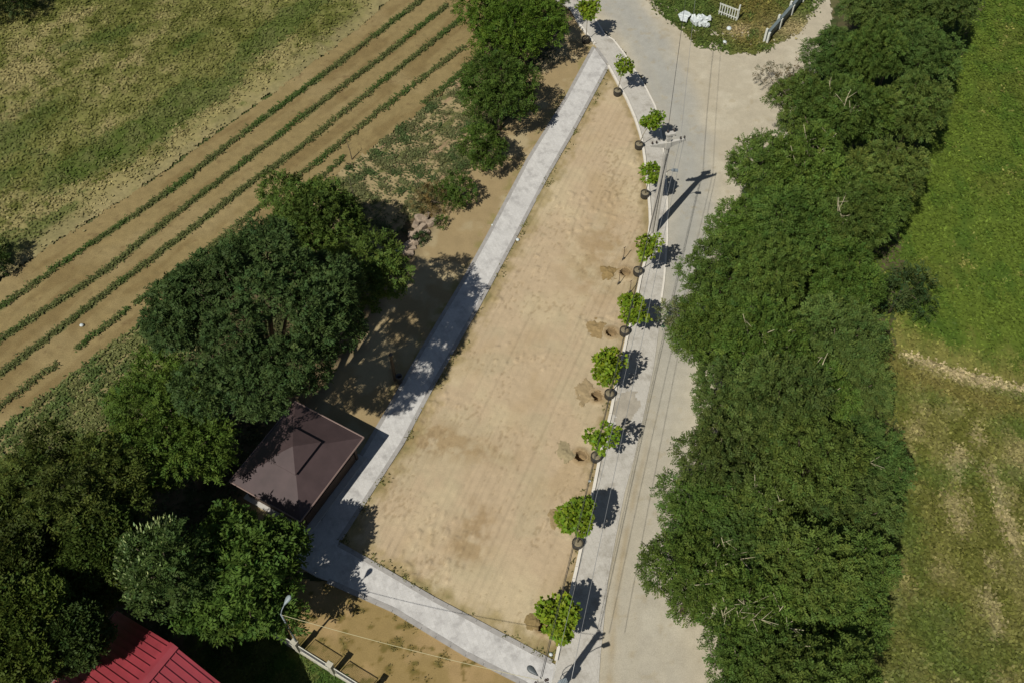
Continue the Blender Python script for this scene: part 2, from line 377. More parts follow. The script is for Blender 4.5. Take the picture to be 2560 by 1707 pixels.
SPOILS = [(1522.7, 683, 24, 20), (1488.7, 822, 27, 24), (1456.5, 978, 29, 32), (1413, 1132, 29, 34), (1388, 1290, 20, 24), (1330, 1552, 22, 24)]
def lot_col(x, y):
    u, v = along(x, y, PANG); a = fbm(x, y, 3.2, 101, 4); b = fbm(x, y, .6, 105, 4)
    c = np.tile(np.array([.445, .345, .218]), (len(x), 1)); c = mixc(c, (.475, .385, .24), ss(.45, .7, a)); c = mixc(c, (.41, .345, .215), ss(.5, .7, fbm(x, y, 2.2, 108))*.5)
    c = mixc(c, (.37, .27, .145), ss(.52, .75, fbm(u*.5, v, 2.6, 111))*.5)
    w = v+(fbm(u*.4, v, 6, 99)-.5)*.5; c = c*(1-.07*np.exp(-((w/.95) % 1.0-.5)**2/.004)*ss(.3, .6, fbm(u*.3, v, 1.6, 100)))[:, None]
    st = gauss(x, y, 1110, 1105, 3.4, .8, -.25)+gauss(x, y, 1060, 1095, 1.5, .9)+gauss(x, y, 1195, 1320, .9, 1.4)+.8*gauss(x, y, 1170, 1370, .9, .8)+.6*gauss(x, y, 1540, 600, 2.5, 2)+.5*gauss(x, y, 1480, 690, 2.2, 2.6)
    c = mixc(c, (.27, .18, .080), np.clip(st*ss(.3, .65, b*.7+a*.3), 0, .6))
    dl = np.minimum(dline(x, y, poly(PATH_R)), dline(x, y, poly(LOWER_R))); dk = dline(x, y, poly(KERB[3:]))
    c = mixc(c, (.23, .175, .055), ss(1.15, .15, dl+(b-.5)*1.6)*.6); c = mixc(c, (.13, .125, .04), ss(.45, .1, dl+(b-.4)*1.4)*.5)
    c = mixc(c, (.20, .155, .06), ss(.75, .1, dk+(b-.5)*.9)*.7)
    for px, py, r in PITW: c = mixc(c, (.27, .185, .085), ss(r*1.9, r*1.2, np.hypot(x-px, y-py)+(b-.5)*.3)*.6)
    c = c*(1-.10*np.exp(-((v+(fbm(u*.4, v, 4, 118)-.5)*.2)/.42 % 1.0-.5)**2/.02)*ss(.3, .6, fbm(u*.2, v, 2.2, 117)))[:, None]
    k = vn(u*.8, v*1.6, .17, 113)*.65+vn(x, y, 1.9, 114)*.35; return mixc(c, (.23, .165, .085), ss(.71, .80, k)*.38)
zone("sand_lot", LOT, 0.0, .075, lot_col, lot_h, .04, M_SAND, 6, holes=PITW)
M_PIT = plain("raw dug earth", (.22, .155, .08), .95, .3, 9, bst=.5, spec=.1)
for k, (px, py, r) in enumerate(PITW):
    b = MB(); V = []; n = 28; gp = np.random.default_rng(900+k); wob = 1+.05*np.sin(np.arange(n)*2*math.pi/n*3+k)+.03*gp.normal(size=n)
    prof = [(r*1.45, .000), (r*1.25, .045), (r*1.05, .035), (r*.96, -.02), (r*.90, -.30), (r*.84, -.58), (r*.5, -.60), (.02, -.57)]
    for q, z in prof: V += [(px+q*wob[i]*math.cos(2*math.pi*i/n), py+q*wob[i]*math.sin(2*math.pi*i/n), z+(.015*gp.normal() if z > .01 else 0)) for i in range(n)]
    b.add(V, [(i*n+j, i*n+(j+1) % n, (i+1)*n+(j+1) % n, (i+1)*n+j) for i in range(len(prof)-1) for j in range(n)]); o = b.build("planting_pit", M_PIT, None, True); o['kind'] = 'structure'

# yard of baked earth between cross path and fence, lawn by the house
YARD = poly([(700, 1440), (837, 1455), (983, 1524), (1166, 1635), (1310, 1712), (1420, 1800), (1000, 1830), (925, 1738), (834, 1682), (748, 1627), (640, 1572)])
def yard_col(x, y):
    a = fbm(x, y, 1.6, 121, 4); b = fbm(x, y, .4, 123, 4); c = np.tile(np.array([.262, .188, .075]), (len(x), 1))
    c = mixc(c, (.33, .23, .105), ss(.5, .7, a)); c = mixc(c, (.17, .12, .035), ss(.58, .72, b)); f = dline(x, y, poly([(640, 1572), (748, 1627), (834, 1682), (925, 1738)]))
    return mixc(c, (.13, .11, .032), ss(.66, .78, b+.25*ss(1.2, .1, f))*.8)
zone("bare_yard", YARD, -.004, .10, yard_col, lambda x, y: (fbm(x, y, .5, 9)-.5)*.05, .05, M_SAND, 7)
LAWN = poly([(600, 1550), (640, 1572), (748, 1627), (834, 1682), (925, 1738), (1000, 1850), (400, 2100), (250, 1750)])
def lawn_col(x, y):
    b = fbm(x, y, .8, 131, 4); c = np.tile(np.array([.095, .115, .028]), (len(x), 1)); return mixc(c, (.045, .085, .014), ss(.45, .6, b))
zone("lawn", LAWN, -.006, .12, lawn_col, lambda x, y: (fbm(x, y, .3, 9)-.5)*.05, .05, M_FIELD, 8)

# road and dusty junction
ROADP = poly([(1400, -120), (1440, 0), (1500, 60), (1560, 130), (1600, 190), (1638, 268), (1655, 360), (1640, 560), (1625, 760), (1600, 950), (1560, 1150), (1520, 1330), (1490, 1500), (1470, 1640), (1440, 1900), (1960, 1900), (1950, 1500), (1920, 1200), (1950, 800), (2050, 450), (2150, 180), (2060, -20), (1960, 40), (1866, 80), (1735, 60), (1698, 30), (1640, -10), (1610, -60), (1580, -160)])
CENTRE = poly([(1490, -120), (1545, 0), (1600, 80), (1660, 190), (1700, 300), (1720, 400), (1725, 520), (1712, 640), (1690, 780), (1668, 930), (1650, 1080), (1632, 1250), (1625, 1400), (1618, 1550), (1622, 1707), (1640, 1900)])
KEDGE = [(1440, -30), (1512, 88), (1533, 101), (1560, 135), (1615, 222), (1638, 268), (1650, 320), (1658, 370), (1664, 430), (1668, 520), (1668, 600), (1660, 700), (1645, 810), (1630, 917), (1604, 1040), (1582, 1140), (1557, 1230), (1537, 1330), (1515, 1450), (1496, 1640), (1488, 1760)]
def road_col(x, y):
    d = dline(x, y, CENTRE); a = fbm(x, y, 2.2, 141, 4); b = fbm(x, y, .5, 143, 4); e = dline(x, y, poly(KEDGE))
    c = np.tile(np.array([.43, .38, .278]), (len(x), 1)); c = mixc(c, (.48, .43, .32), ss(.45, .65, a))
    c = mixc(c, (.35, .34, .295), ss(2.5, .7, d+(a-.5)*1.2)*(.35+.6*ss(22, 42, y))); c = mixc(c, (.44, .385, .27), np.exp(-((d-.75)/.28)**2)*.15)
    c = mixc(c, (.30, .225, .115), np.exp(-((e-.62)/.16)**2)*ss(.3, .55, a+.1)*ss(30, 22, y)*.5)
    return mixc(c, (.33, .27, .16), ss(.66, .78, b)*.35)
zone("road", ROADP, .012, .12, road_col, lambda x, y: (fbm(x, y, 2.5, 145)-.5)*.03+(fbm(x, y, .3, 146)-.5)*.012, .22, M_DUST, 9, ragscale=1.6)
# grass corner at the top right
GRASS = poly([(1560, -140), (1600, -20), (1640, 29), (1698, 73), (1735, 109), (1793, 127), (1815, 128), (1866, 134), (1905, 136), (1938, 112), (1990, 90), (2040, 20), (2150, -140)])
def corner_col(x, y):
    b = fbm(x, y, .9, 151, 4); a = fbm(x, y, 3.0, 153); c = np.tile(np.array([.066, .100, .020]), (len(x), 1))
    br = gauss(x, y, 1885, 25, 2.6, 4)+gauss(x, y, 1870, 95, 1.6, 1.2)+.5*gauss(x, y, 1720, 95, 1.5, .8); c = mixc(c, (.17, .125, .035), np.clip(br*1.0*ss(.25, .65, b), 0, .7))
    c = mixc(c, (.11, .12, .03), ss(.55, .7, b)); c = mixc(c, (.36, .28, .14), gauss(x, y, 1850, 78, 1.1, .7)*ss(.35, .6, b)); return mixc(c, (.34, .27, .14), gauss(x, y, 1990, 75, 2.2, 1.5)*.8)
zone("grass_corner", GRASS, .03, .13, corner_col, lambda x, y: (fbm(x, y, .5, 15)-.5)*.1, .45, M_FIELD, 10, ragscale=1.2)

# right hand fields and the floor of the tree belt
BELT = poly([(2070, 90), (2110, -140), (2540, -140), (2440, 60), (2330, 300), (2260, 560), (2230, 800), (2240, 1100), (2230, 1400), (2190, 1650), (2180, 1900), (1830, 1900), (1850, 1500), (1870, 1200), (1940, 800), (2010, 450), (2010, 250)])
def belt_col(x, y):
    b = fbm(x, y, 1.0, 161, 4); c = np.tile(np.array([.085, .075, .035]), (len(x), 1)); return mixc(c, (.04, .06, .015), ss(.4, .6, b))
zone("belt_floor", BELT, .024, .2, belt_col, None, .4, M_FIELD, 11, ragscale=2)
GREEN = poly([(2400, -140), (2900, -140), (2900, 1010), (2560, 968), (2415, 930), (2262, 884), (2150, 815), (2170, 560), (2250, 250)])
def green_col(x, y):
    b = fbm(x, y*.45, .7, 171, 4); a = fbm(x, y, 4, 173, 3); c = np.tile(np.array([.090, .128, .017]), (len(x), 1)); c = mixc(c, (.060, .102, .013), ss(.42, .62, b*.6+a*.4))
    d = dline(x, y, poly([(2900, 1010), (2560, 968), (2415, 930), (2262, 884), (2150, 815)])); c = mixc(c, (.115, .13, .022), ss(.55, .7, a)*.5)
    c = mixc(c, (.21, .185, .055), ss(2.8, .2, d+(b-.5)*5)*.7); return mixc(c, (.30, .28, .08), ss(.80, .86, vn(x, y, .35, 175)*.75+a*.25)*.8)
zone("green_field", GREEN, -.03, .14, green_col, lambda x, y: (fbm(x, y, .45, 177)-.5)*.16, .2, M_FIELD, 12)
DRY = poly([(2900, 1010), (2560, 968), (2415, 930), (2262, 884), (2150, 815), (2140, 1100), (2150, 1500), (2100, 1950), (2950, 1950)])
def dry_col(x, y):
    b = fbm(x, y*.5, .7, 181, 5); a = fbm(x, y*.6, 2.6, 183, 4); c = np.tile(np.array([.135, .132, .034]), (len(x), 1))
    c = mixc(c, (.225, .195, .080), ss(.50, .70, b*.6+a*.4)); c = mixc(c, (.095, .10, .020), ss(.52, .68, 1-b)); c = mixc(c, (.070, .100, .018), ss(.48, .70, fbm(x, y, 3.2, 186))*.8)
    d = dline(x, y, poly([(2900, 1010), (2560, 971), (2415, 935), (2290, 890)])); t = ss(.85, .25, d+(b-.5)*1.1); c = mixc(c, (.40, .325, .18), t*.85)
    c = mixc(c, (.15, .13, .035), np.exp(-((d-1.5)/.6)**2)*.8)
    w = gauss(x, y, 2420, 1260, .5, 3.5)+gauss(x, y, 2470, 1200, .45, 4)+gauss(x, y, 2450, 1420, .4, 3); return mixc(c, (.42, .345, .19), np.clip(w*ss(.45, .65, b)*1.0, 0, .34))
zone("dry_field", DRY, -.034, .13, dry_col, lambda x, y: (fbm(x, y, .5, 187)-.5)*.18, .12, M_FIELD, 13)

# ------------------------------------------------------------------ paths, pavement, kerb
M_PATH = paver_mat("grey path pavers", (.535, .52, .485), (.40, .385, .36), .42, .12, ang=PANG)
M_SIDE = paver_mat("pavement pavers", (.455, .43, .375), (.33, .305, .255), .5, .05, ang=PANG)
M_EDGE = plain("edging stones", (.30, .285, .26), .9, .18, 3, spec=.2)
LOWER_L = [(820, 1452), (983, 1524), (1166, 1635), (1300, 1703), (1420, 1775)]
slab("path", poly(PATH_L+[(760, 1350), (720, 1400), (790, 1440)]+LOWER_L+[(1480, 1740), (1392, 1663)]+LOWER_R[-2::-1]+PATH_R[::-1]), -.2, .05, M_PATH)
def ribbon(name, pts, w, z0, z1, mat, gap=0.0, step=1.0, jit=0.0):
    P = resample(pts, step); L = offset(P, w/2); R = offset(P, -w/2); b = MB()
    for i in range(len(P)-1):
        t = gap/max(.01, np.linalg.norm(np.array(P[i+1])-P[i])); f = lambda a, c, k: tuple(np.array(a)*(1-k)+np.array(c)*k)
        dz = random.uniform(-jit, jit)
        b.slab([f(L[i], L[i+1], t), f(L[i], L[i+1], 1-t), f(R[i], R[i+1], 1-t), f(R[i], R[i+1], t)], z0, z1+dz)
    o = b.build(name, mat); o['kind'] = 'structure'; return o
ribbon("path_edging", poly(PATH_L), .24, -.1, .057, M_EDGE, .008, .8, .006)
ribbon("path_edging", poly(PATH_R), .24, -.1, .058, M_EDGE, .008, .8, .006)
ribbon("path_edging", poly(LOWER_R[:-1]+[(1380, 1655)]), .26, -.1, .059, M_EDGE, .008, .8, .006)
ribbon("path_edging", poly(LOWER_L), .26, -.1, .060, M_EDGE, .008, .8, .006)
ribbon("path_edging", poly([(1490, 122), (1517, 160)]), .24, -.1, .072, M_EDGE, .008, .8, .006)
slab("pavement", poly(KERB[:4]+KERB[4:]+[(1378, 1710), (1360, 1800)]+KEDGE[::-1]+[(1350, -30), (1390, 0), (1425, 25)]), -.2, .062, M_SIDE)
ribbon("kerb", poly(KERB[4:]), .17, -.2, .17, M_KERB, .010, 1.0, .008)
ribbon("kerb", poly(KERB[:4]), .17, -.2, .17, M_KERB, .010, 1.0, .008)
ribbon("road_kerb", poly(KEDGE[:13]), .12, -.2, .075, M_KERB, .006, 1.0, .004)
ribbon("road_kerb", poly(KEDGE[12:]), .20, -.2, .052, M_SIDE, .006, 1.0, .004)

# damp soil trodden over the pavement beside the seventh and eighth saplings
def stain_col(x, y): return np.tile(np.array([.36, .325, .26]), (len(x), 1))*(.75+.5*fbm(x, y, .35, 401))[:, None]
STN = poly([(1545, 985), (1590, 975), (1600, 1000), (1580, 1075), (1550, 1090), (1528, 1075)])
gq0 = np.random.default_rng(3)
zone("trodden_soil", STN, .066, .09, stain_col, None, .22, M_DUST, 14, ragscale=.45)
# ------------------------------------------------------------------ leaves
def leafmesh(name, P, D, N, L, Wd, col):
    D = D/np.linalg.norm(D, axis=1, keepdims=True); Sd = np.cross(D, N); Sd /= np.linalg.norm(Sd, axis=1, keepdims=True)+1e-9
    L = np.broadcast_to(L, (len(P),))[:, None]; Wd = np.broadcast_to(Wd, (len(P),))[:, None]; Nn = np.cross(Sd, D)
    V = np.stack([P, P+D*L*.45+Sd*Wd*.5+Nn*Wd*.15, P+D*L, P+D*L*.45-Sd*Wd*.5+Nn*Wd*.15], 1).reshape(-1, 3)
    F = np.arange(len(P)*4).reshape(-1, 4); return npmesh(name, V, F, np.repeat(col, 4, 0))
def unit(n, g):
    v = g.normal(size=(n, 3)); return v/np.linalg.norm(v, axis=1, keepdims=True)
def tint(n, base, var, g, yel=.25):
    b = 1+var*g.normal(size=n); h = yel*g.normal(size=n); c = np.array(base)[None]*b[:, None]; c[:, 0] *= 1+h; c[:, 1] *= 1+h*.25; return np.clip(c, .004, 1)
def crown(name, seed, lobes, dens, m, sl, L, Wd, base, var=.16, low=-.35, rough=.22, droop=.15, sp=.85, inner=.25, yel=.22):
    """lobed crown: sprays of m leaflets set over the lobes' surfaces, thinning to the inside"""
    g = np.random.default_rng(seed); PP = []; AA = []; CC = []; DD = []
    LB = np.array(lobes)
    for k, (x, y, z, r) in enumerate(LB):
        n = int(dens*4*math.pi*r*r*.8); d = unit(n, g); d = d[(d[:, 2] > low) | (g.random(n) < .25)]; n = len(d)
        ph = g.random(6)*6.3
        bumpf = .5*np.sin(d[:, 0]*5+ph[0])*np.sin(d[:, 1]*5+ph[1])+.5*np.sin(d[:, 2]*7+d[:, 0]*4+ph[2])
        rad = r*(1-inner*g.random(n)**2*1.2)*(1+rough*bumpf)
        p = np.array([x, y, z])+d*rad[:, None]*np.array([1, 1, .82])
        ok = np.ones(n, bool)
        for j, (a, b, c, q) in enumerate(LB):
            if j != k: ok &= np.linalg.norm((p-np.array([a, b, c]))/np.array([1, 1, .82]), axis=1) > q*.72
        p, d = p[ok], d[ok]; n = len(p)
        PP.append(p); DD.append(d); AA.append(d*.8+g.normal(size=(n, 3))*.55+np.array([0, 0, .15-droop])); CC.append(tint(n, np.array(base)*(1+g.normal()*.10), var, g, yel))
    P = np.concatenate(PP); A = np.concatenate(AA); C = np.concatenate(CC); A /= np.linalg.norm(A, axis=1, keepdims=True); n = len(P)
    up = np.concatenate(DD)*1.0+np.array([0, 0, .45])+g.normal(size=(n, 3))*.3; Sd = np.cross(A, up); Sd /= np.linalg.norm(Sd, axis=1, keepdims=True)+1e-9; Nn = np.cross(Sd, A)
    t = np.linspace(.05, 1, m); sg = np.where(np.arange(m) % 2 == 0, 1.0, -1.0)
    B = P[:, None]+A[:, None]*(t[None, :, None]*sl)-np.array([0, 0, 1.0])*(droop*sl*t**2)[None, :, None]
    D = A[:, None]*.55+Sd[:, None]*(sg*sp)[None, :, None]+g.normal(size=(n, m, 3))*.22
    NN = Nn[:, None]+g.normal(size=(n, m, 3))*.35; q = n*m
    Ls = L*(.75+.5*g.random(q)); cc = np.repeat(C, m, 0)*(1+.08*g.normal(size=(q, 1)))
    return leafmesh(name, B.reshape(-1, 3), D.reshape(-1, 3), NN.reshape(-1, 3), Ls, Wd*(Ls/L), cc)
def lobes(seed, R, Hh, z0, n, r0, r1, flat=1.0, bottom=-.3):
    """n overlapping lobes over a crown of radius R centred at height z0"""
    g = np.random.default_rng(seed); out = []; ga = 2.39996
    for k in range(n):
        t = (k+.5)/n; zc = 1-t*(1-bottom); rr = math.sqrt(max(0, 1-zc*zc)); a = k*ga+g.normal()*.3; r = r0+(r1-r0)*g.random()**1.4; j = g.uniform(.78, 1.16); jz = g.uniform(.8, 1.18)
        out.append((math.cos(a)*rr*(R-r*.75)*j, math.sin(a)*rr*(R-r*.75)*j, z0+zc*(Hh-r*.7)*flat*jz, r))
    return out
def trunk_mesh(name, seed, h, r, lb, lean=(0, 0)):
    g = np.random.default_rng(seed); b = MB(); top = np.array([lean[0], lean[1], h])
    b.tube([(0, 0, -.05), (top[0]*.2, top[1]*.2, h*.35), (top[0]*.6, top[1]*.6, h*.7), tuple(top)], [r*1.25, r, r*.8, r*.55], 8)
    for (x, y, z, q) in lb:
        s = np.array([lean[0]*.5, lean[1]*.5, h*g.uniform(.5, .95)]); e = np.array([x, y, z]); mid = (s+e)/2+g.normal(size=3)*.12+np.array([0, 0, .15])
        b.tube([tuple(s), tuple(mid), tuple(e)], [r*.42, r*.28, .025], 5)
    return b.mesh(name, True)
def tree(name, loc, label, cat, cme, tme, group=None, rz=0.0, sc=(1, 1, 1), cmat=None):
    t = empty(name, loc, label, cat, group, rz, sc); link("crown", cme, cmat or M_LEAF, t); link("trunk", tme, M_BARK, t); return t
def twigs(name, seed, h0, h1, spread, n=7):
    """bare pale branches forking upward"""
    g = np.random.default_rng(seed); b = MB()
    for k in range(n):
        a = g.random()*6.28; s = np.array([g.normal()*.25, g.normal()*.25, h0]); e = np.array([math.cos(a)*spread*g.uniform(.5, 1), math.sin(a)*spread*g.uniform(.5, 1), h1*g.uniform(.9, 1.08)])
        mid = s*.45+e*.55+g.normal(size=3)*.15; b.tube([tuple(s), tuple(mid), tuple(e)], [.05, .032, .012], 5)
        for q in range(3):
            p = mid+(e-mid)*g.uniform(.1, .8); f = p+unit(1, g)[0]*np.array([1, 1, .4])*g.uniform(.4, .9)+np.array([0, 0, .25]); b.tube([tuple(p), tuple(f)], [.018, .008], 4)
    return b.mesh(name, True)

# ------------------------------------------------------------------ tree belt along the road
LOCUST = (.082, .118, .024)
BELTC = [(.080, .132, .024), (.088, .136, .026), (.074, .124, .026), (.096, .136, .028), (.082, .136, .022), (.080, .120, .027)]
BELTM = []
for k in range(6):
    lb = lobes(300+k, 2.45, 2.2, 5.2, 13, .66, 1.12, 1.0, -.30)+[(0, 0, 4.4, 1.2)]
    BELTM.append((crown("crown", 400+k, lb, 27, 13, (.40), .15, .06, BELTC[k], .09, -.5, .26, .2, .95, .3, .10), trunk_mesh("trunk", 500+k, 4.4, .13, lb[:9])))
TWM = [twigs("bare_branch", 600+k, 4.2, 7.35, 1.5, 5) for k in range(3)]
ROWS = [(25, 2060, 2465, "at the top edge of the photo"), (140, 1995, 2400, "beside the grey fence end"), (280, 1900, 2360, "by the mouth of the dusty junction"), (425, 1802, 2320, "level with the pole's crossarm shadow"),
        (560, 1770, 2297, "level with the concrete pole's foot"), (695, 1700, 2245, "level with the standing shovels"), (835, 1672, 2226, "level with the sixth sapling from the top"), (985, 1708, 2258, "level with the seventh sapling from the top"),
        (1135, 1662, 2275, "level with the eighth sapling from the top"), (1285, 1607, 2269, "level with the ninth sapling from the top"), (1415, 1602, 2253, "just above the lowest sapling"), (1540, 1714, 2210, "level with the lowest sapling"), (1690, 1725, 2222, "at the bottom edge of the photo")]
COLS = ["at the road edge", "second in from the road", "second in from the field", "at the field edge"]
g = np.random.default_rng(77)
for i, (py, xl, xr, where) in enumerate(ROWS):
    for j in range(4):
        rp = 100+py*.028; px = xl+rp+(xr-xl-2*rp)*j/3
        sc = g.uniform(.80, 1.04); hz = g.uniform(.78, 1.2)*(.9 if j in (0, 3) else 1.05)
        if (i, j) in ((3, 2), (8, 1), (6, 2), (9, 2), (5, 2), (1, 2), (12, 1), (11, 2)): sc *= .82; hz = .62
        p = G(px+g.normal()*10, py+g.normal()*14, 5.4*hz); k = int(g.integers(0, 6))
        bare = (i, j) in ((3, 1), (4, 2), (7, 2), (9, 1), (10, 0), (10, 1), (11, 0), (2, 1), (6, 1), (12, 1), (8, 3))
        if (i, j) == (11, 1):
            DEAD = G(1895, 1590, 5.5); continue
        t = tree("locust_tree", (p[0], p[1], 0), ("bare branched locust, " if bare else "green locust, ")+COLS[j]+", "+where, "tree", BELTM[k][0], BELTM[k][1], "locust trees in the roadside belt", g.uniform(0, 6.28), (sc, sc, hz))
        if bare: link("bare_branch", TWM[(i+j) % 3], M_TWIG, t)
t = empty("dead_locust", (DEAD[0], DEAD[1], 0), "leafless dead tree with spread white branches in a dark gap of the belt", "dead tree", None, 1.0)
link("trunk", trunk_mesh("trunk", 611, 4.2, .12, []), M_TWIG, t); link("branch", twigs("branch", 612, 3.8, 7.3, 2.1, 13), M_TWIG, t)
# feathery bough leaning out over the road beside the sixth sapling
lb = [(0, 0, 2.6, .75), (-.8, .3, 2.3, .6), (.7, -.5, 2.5, .7), (.2, .8, 2.2, .6)]
p = G(1700, 790, 2.6); tree("young_locust", (p[0], p[1], 0), "small pale feathery locust leaning over the kerb beside the sixth sapling", "tree", crown("crown", 91, lb, 15, 12, .42, .17, .055, (.105, .135, .05), .15, -.5, .3, .2, .95, .4), trunk_mesh("trunk", 92, 2.2, .06, lb), None, 0)
lb = [(0, 0, 1.5, .9), (1.2, .6, 1.6, .9), (-.9, .8, 1.2, .8), (.5, -1.1, 1.1, .8), (1.6, -.6, 1.5, .8)]
p = G(1955, 205, 1.2); tree("bare_shrub", (p[0], p[1], 0), "thin brownish shrub at the corner of the dusty junction", "shrub", crown("crown", 93, lb, 10, 9, .35, .14, .05, (.10, .085, .035), .2, -.6, .3, .1, .9, .5), trunk_mesh("trunk", 94, 1.0, .05, lb))
p = G(2262, 708, 3.0); lb = [(0, 0, 3.0, 1.0), (1.1, .4, 2.6, .9), (.9, -.9, 2.3, .8), (-.8, -.5, 2.8, .9)]
tree("young_locust", (p[0], p[1], 0), "small dark locust jutting from the belt into the green field", "tree", crown("crown", 95, lb, 14, 12, .42, .17, .06, (.045, .075, .022), .15, -.5, .3, .2, .95, .4), trunk_mesh("trunk", 96, 2.4, .07, lb))

# ------------------------------------------------------------------ trees on the left
def big(name, px, py, hc, R, Hh, n, r0, r1, label, col, seed, dens=24, L=.17, Wd=.075, m=10, sl=.42, flat=1.0, bottom=-.5, cat="tree", rough=.34, trunk_r=.2, extra=(), var=.10, group=None, inner=.3):
    p = G(px, py, hc); lb = lobes(seed, R, Hh, hc, n, r0, r1, flat, bottom)+[(G2(x, y, z)[0]-p[0], G2(x, y, z)[1]-p[1], z, r) for x, y, z, r in extra]
    cm = crown("crown", seed+1, lb, dens, m, sl, L, Wd, col, var, -.6, rough, .12, .9, inner, .10)
    return tree(name, (p[0], p[1], 0), label, cat, cm, trunk_mesh("trunk", seed+2, hc*.8, trunk_r, lb[:12]), group)
big("walnut_tree", 640, 795, 10.0, 5.0, 3.2, 34, .95, 1.4, "huge dark bluish green tree with cauliflower clumps above the brown pavilion", (.054, .094, .026), 1000, 42, .16, .07, 9, .27, trunk_r=.32, rough=.16)
big("walnut_tree", 785, 562, 4.6, 2.6, 2.2, 18, .8, 1.3, "mid green tree behind the huge dark one, nearest the rubble heap", (.070, .112, .020), 1010, 34, .17, .075, 9, .3, trunk_r=.22, extra=[(700, 475, 5, 1.1), (940, 640, 7.2, 1.3), (965, 690, 7.5, 1.1), (890, 720, 8, 1.3)])
big("maple_tree", 425, 1080, 6.0, 3.0, 2.4, 18, .75, 1.25, "bright mid green tree between the huge dark tree and the pavilion roof", (.068, .120, .018), 1020, 24, extra=[(330, 1010, 5.5, 1.2), (525, 1140, 4.6, 1.0), (390, 930, 5.5, 1.2)])
big("oak_tree", 160, 1240, 7.0, 3.4, 2.6, 18, .8, 1.4, "broad dark olive tree at the left edge below the kitchen garden", (.074, .098, .018), 1030, 24)
big("oak_tree", 40, 1420, 6.5, 2.6, 2.4, 14, .8, 1.2, "dark tree cut by the left edge of the photo, beside the broad olive tree", (.060, .086, .016), 1040, 288)
big("oak_tree", 235, 1380, 6.0, 2.3, 2.2, 14, .7, 1.1, "dark green tree next to the pale blossoming one", (.060, .090, .016), 1050, 288)
big("oak_tree", 50, 1585, 7.0, 2.3, 2.4, 16, .7, 1.1, "dark tree in the bottom left corner", (.068, .102, .016), 1060, 289)
big("oak_tree", 172, 1590, 6.6, 1.2, 1.5, 10, .5, .8, "dark tree overhanging the left side of the red roof", (.040, .064, .014), 1070, 289)
t = big("chestnut_tree", 415, 1415, 7.0, 1.9, 2.3, 17, .4, .8, "tree with pale upright blossom spikes above the red roof", (.062, .102, .024), 1080, 24)
gg = np.random.default_rng(5); n = 520; d = unit(n, gg); d[:, 2] = np.abs(d[:, 2]); d = d[(d[:, 0] < .25) & (gg.random(n) < .35+.65*(np.sin(d[:, 0]*6)*np.sin(d[:, 1]*5+1) > -.2))]; n = len(d); P = d*np.array([1.85, 1.85, 2.0])*(.95+.22*gg.random((n, 1)))+np.array([0, 0, 7.1])
link("blossom", leafmesh("blossom", P, d*.5+np.array([.15, .3, .8])+gg.normal(size=(n, 3))*.15, gg.normal(size=(n, 3)), .24, .08, tint(n, (.34, .42, .17), .12, gg, .1)), M_GRASS, t)
big("linden_tree", 610, 1440, 4.6, 2.8, 2.1, 26, .5, 1.05, "round fresh green tree beside the red roof, a street lamp at its edge", (.066, .118, .020), 1090, 24, L=.24, Wd=.10, extra=[(500, 1530, 4.6, .95), (690, 1510, 4.2, .8), (570, 1310, 4.2, .9), (725, 1545, 3.8, .6)])
big("bushy_tree", 1285, 50, 3.6, 3.4, 2.2, 18, 1.0, 1.5, "bright bushy tree at the top beside the upper end of the path", (.080, .140, .016), 1100, 18, trunk_r=.15, extra=[(1180, 15, 4.0, 1.3), (1230, 120, 3.4, 1.3), (1370, 0, 3.2, 1.2)])
big("bushy_tree", 1248, 225, 3.6, 2.5, 2.1, 15, .85, 1.3, "darker bushy tree in the middle of the hedge row, between the plot and the path", (.058, .098, .016), 1110, 18, trunk_r=.14, extra=[(1190, 250, 2.8, 1.0), (1300, 250, 3.2, 1.0)])
big("bushy_tree", 1205, 370, 2.2, 1.35, 1.4, 9, .6, .9, "small bushy tree at the lower end of the hedge row", (.056, .095, .014), 1120, 18, trunk_r=.08)
big("round_bush", 1142, 478, 1.1, 1.15, 1.0, 9, .5, .75, "round green bush standing alone in the dry weeds", (.05, .09, .013), 1130, 18, .15, .07, 8, .28, cat="bush", trunk_r=.05)
big("dry_bush", 1078, 498, .7, 1.1, .65, 9, .45, .7, "brownish dry bush beside the rubble heap", (.14, .105, .035), 1140, 15, .14, .05, 8, .28, cat="bush", trunk_r=.04, var=.25)
big("small_shrub", 1102, 556, .35, .36, .36, 5, .22, .3, "tiny bright green shrub beside the rubble heap", (.055, .105, .014), 1150, 30, .13, .06, 7, .2, cat="shrub", trunk_r=.02)
big("small_shrub", 1052, 596, .3, .36, .34, 5, .2, .28, "tiny dark shrub growing out of the rubble heap", (.035, .065, .018), 1160, 30, .13, .06, 7, .2, cat="shrub", trunk_r=.02)
big("dark_bush", 5, -12, 1.5, 2.4, 1.6, 10, .7, 1.1, "dark bush in the top left corner of the meadow", (.035, .055, .014), 1170, 16, cat="bush", trunk_r=.06)
big("dark_bush", -22, 640, 1.2, 1.1, 1.1, 7, .4, .7, "dark bush cut by the left edge beside the ploughed plot", (.035, .065, .014), 1180, 16, cat="bush", trunk_r=.06)

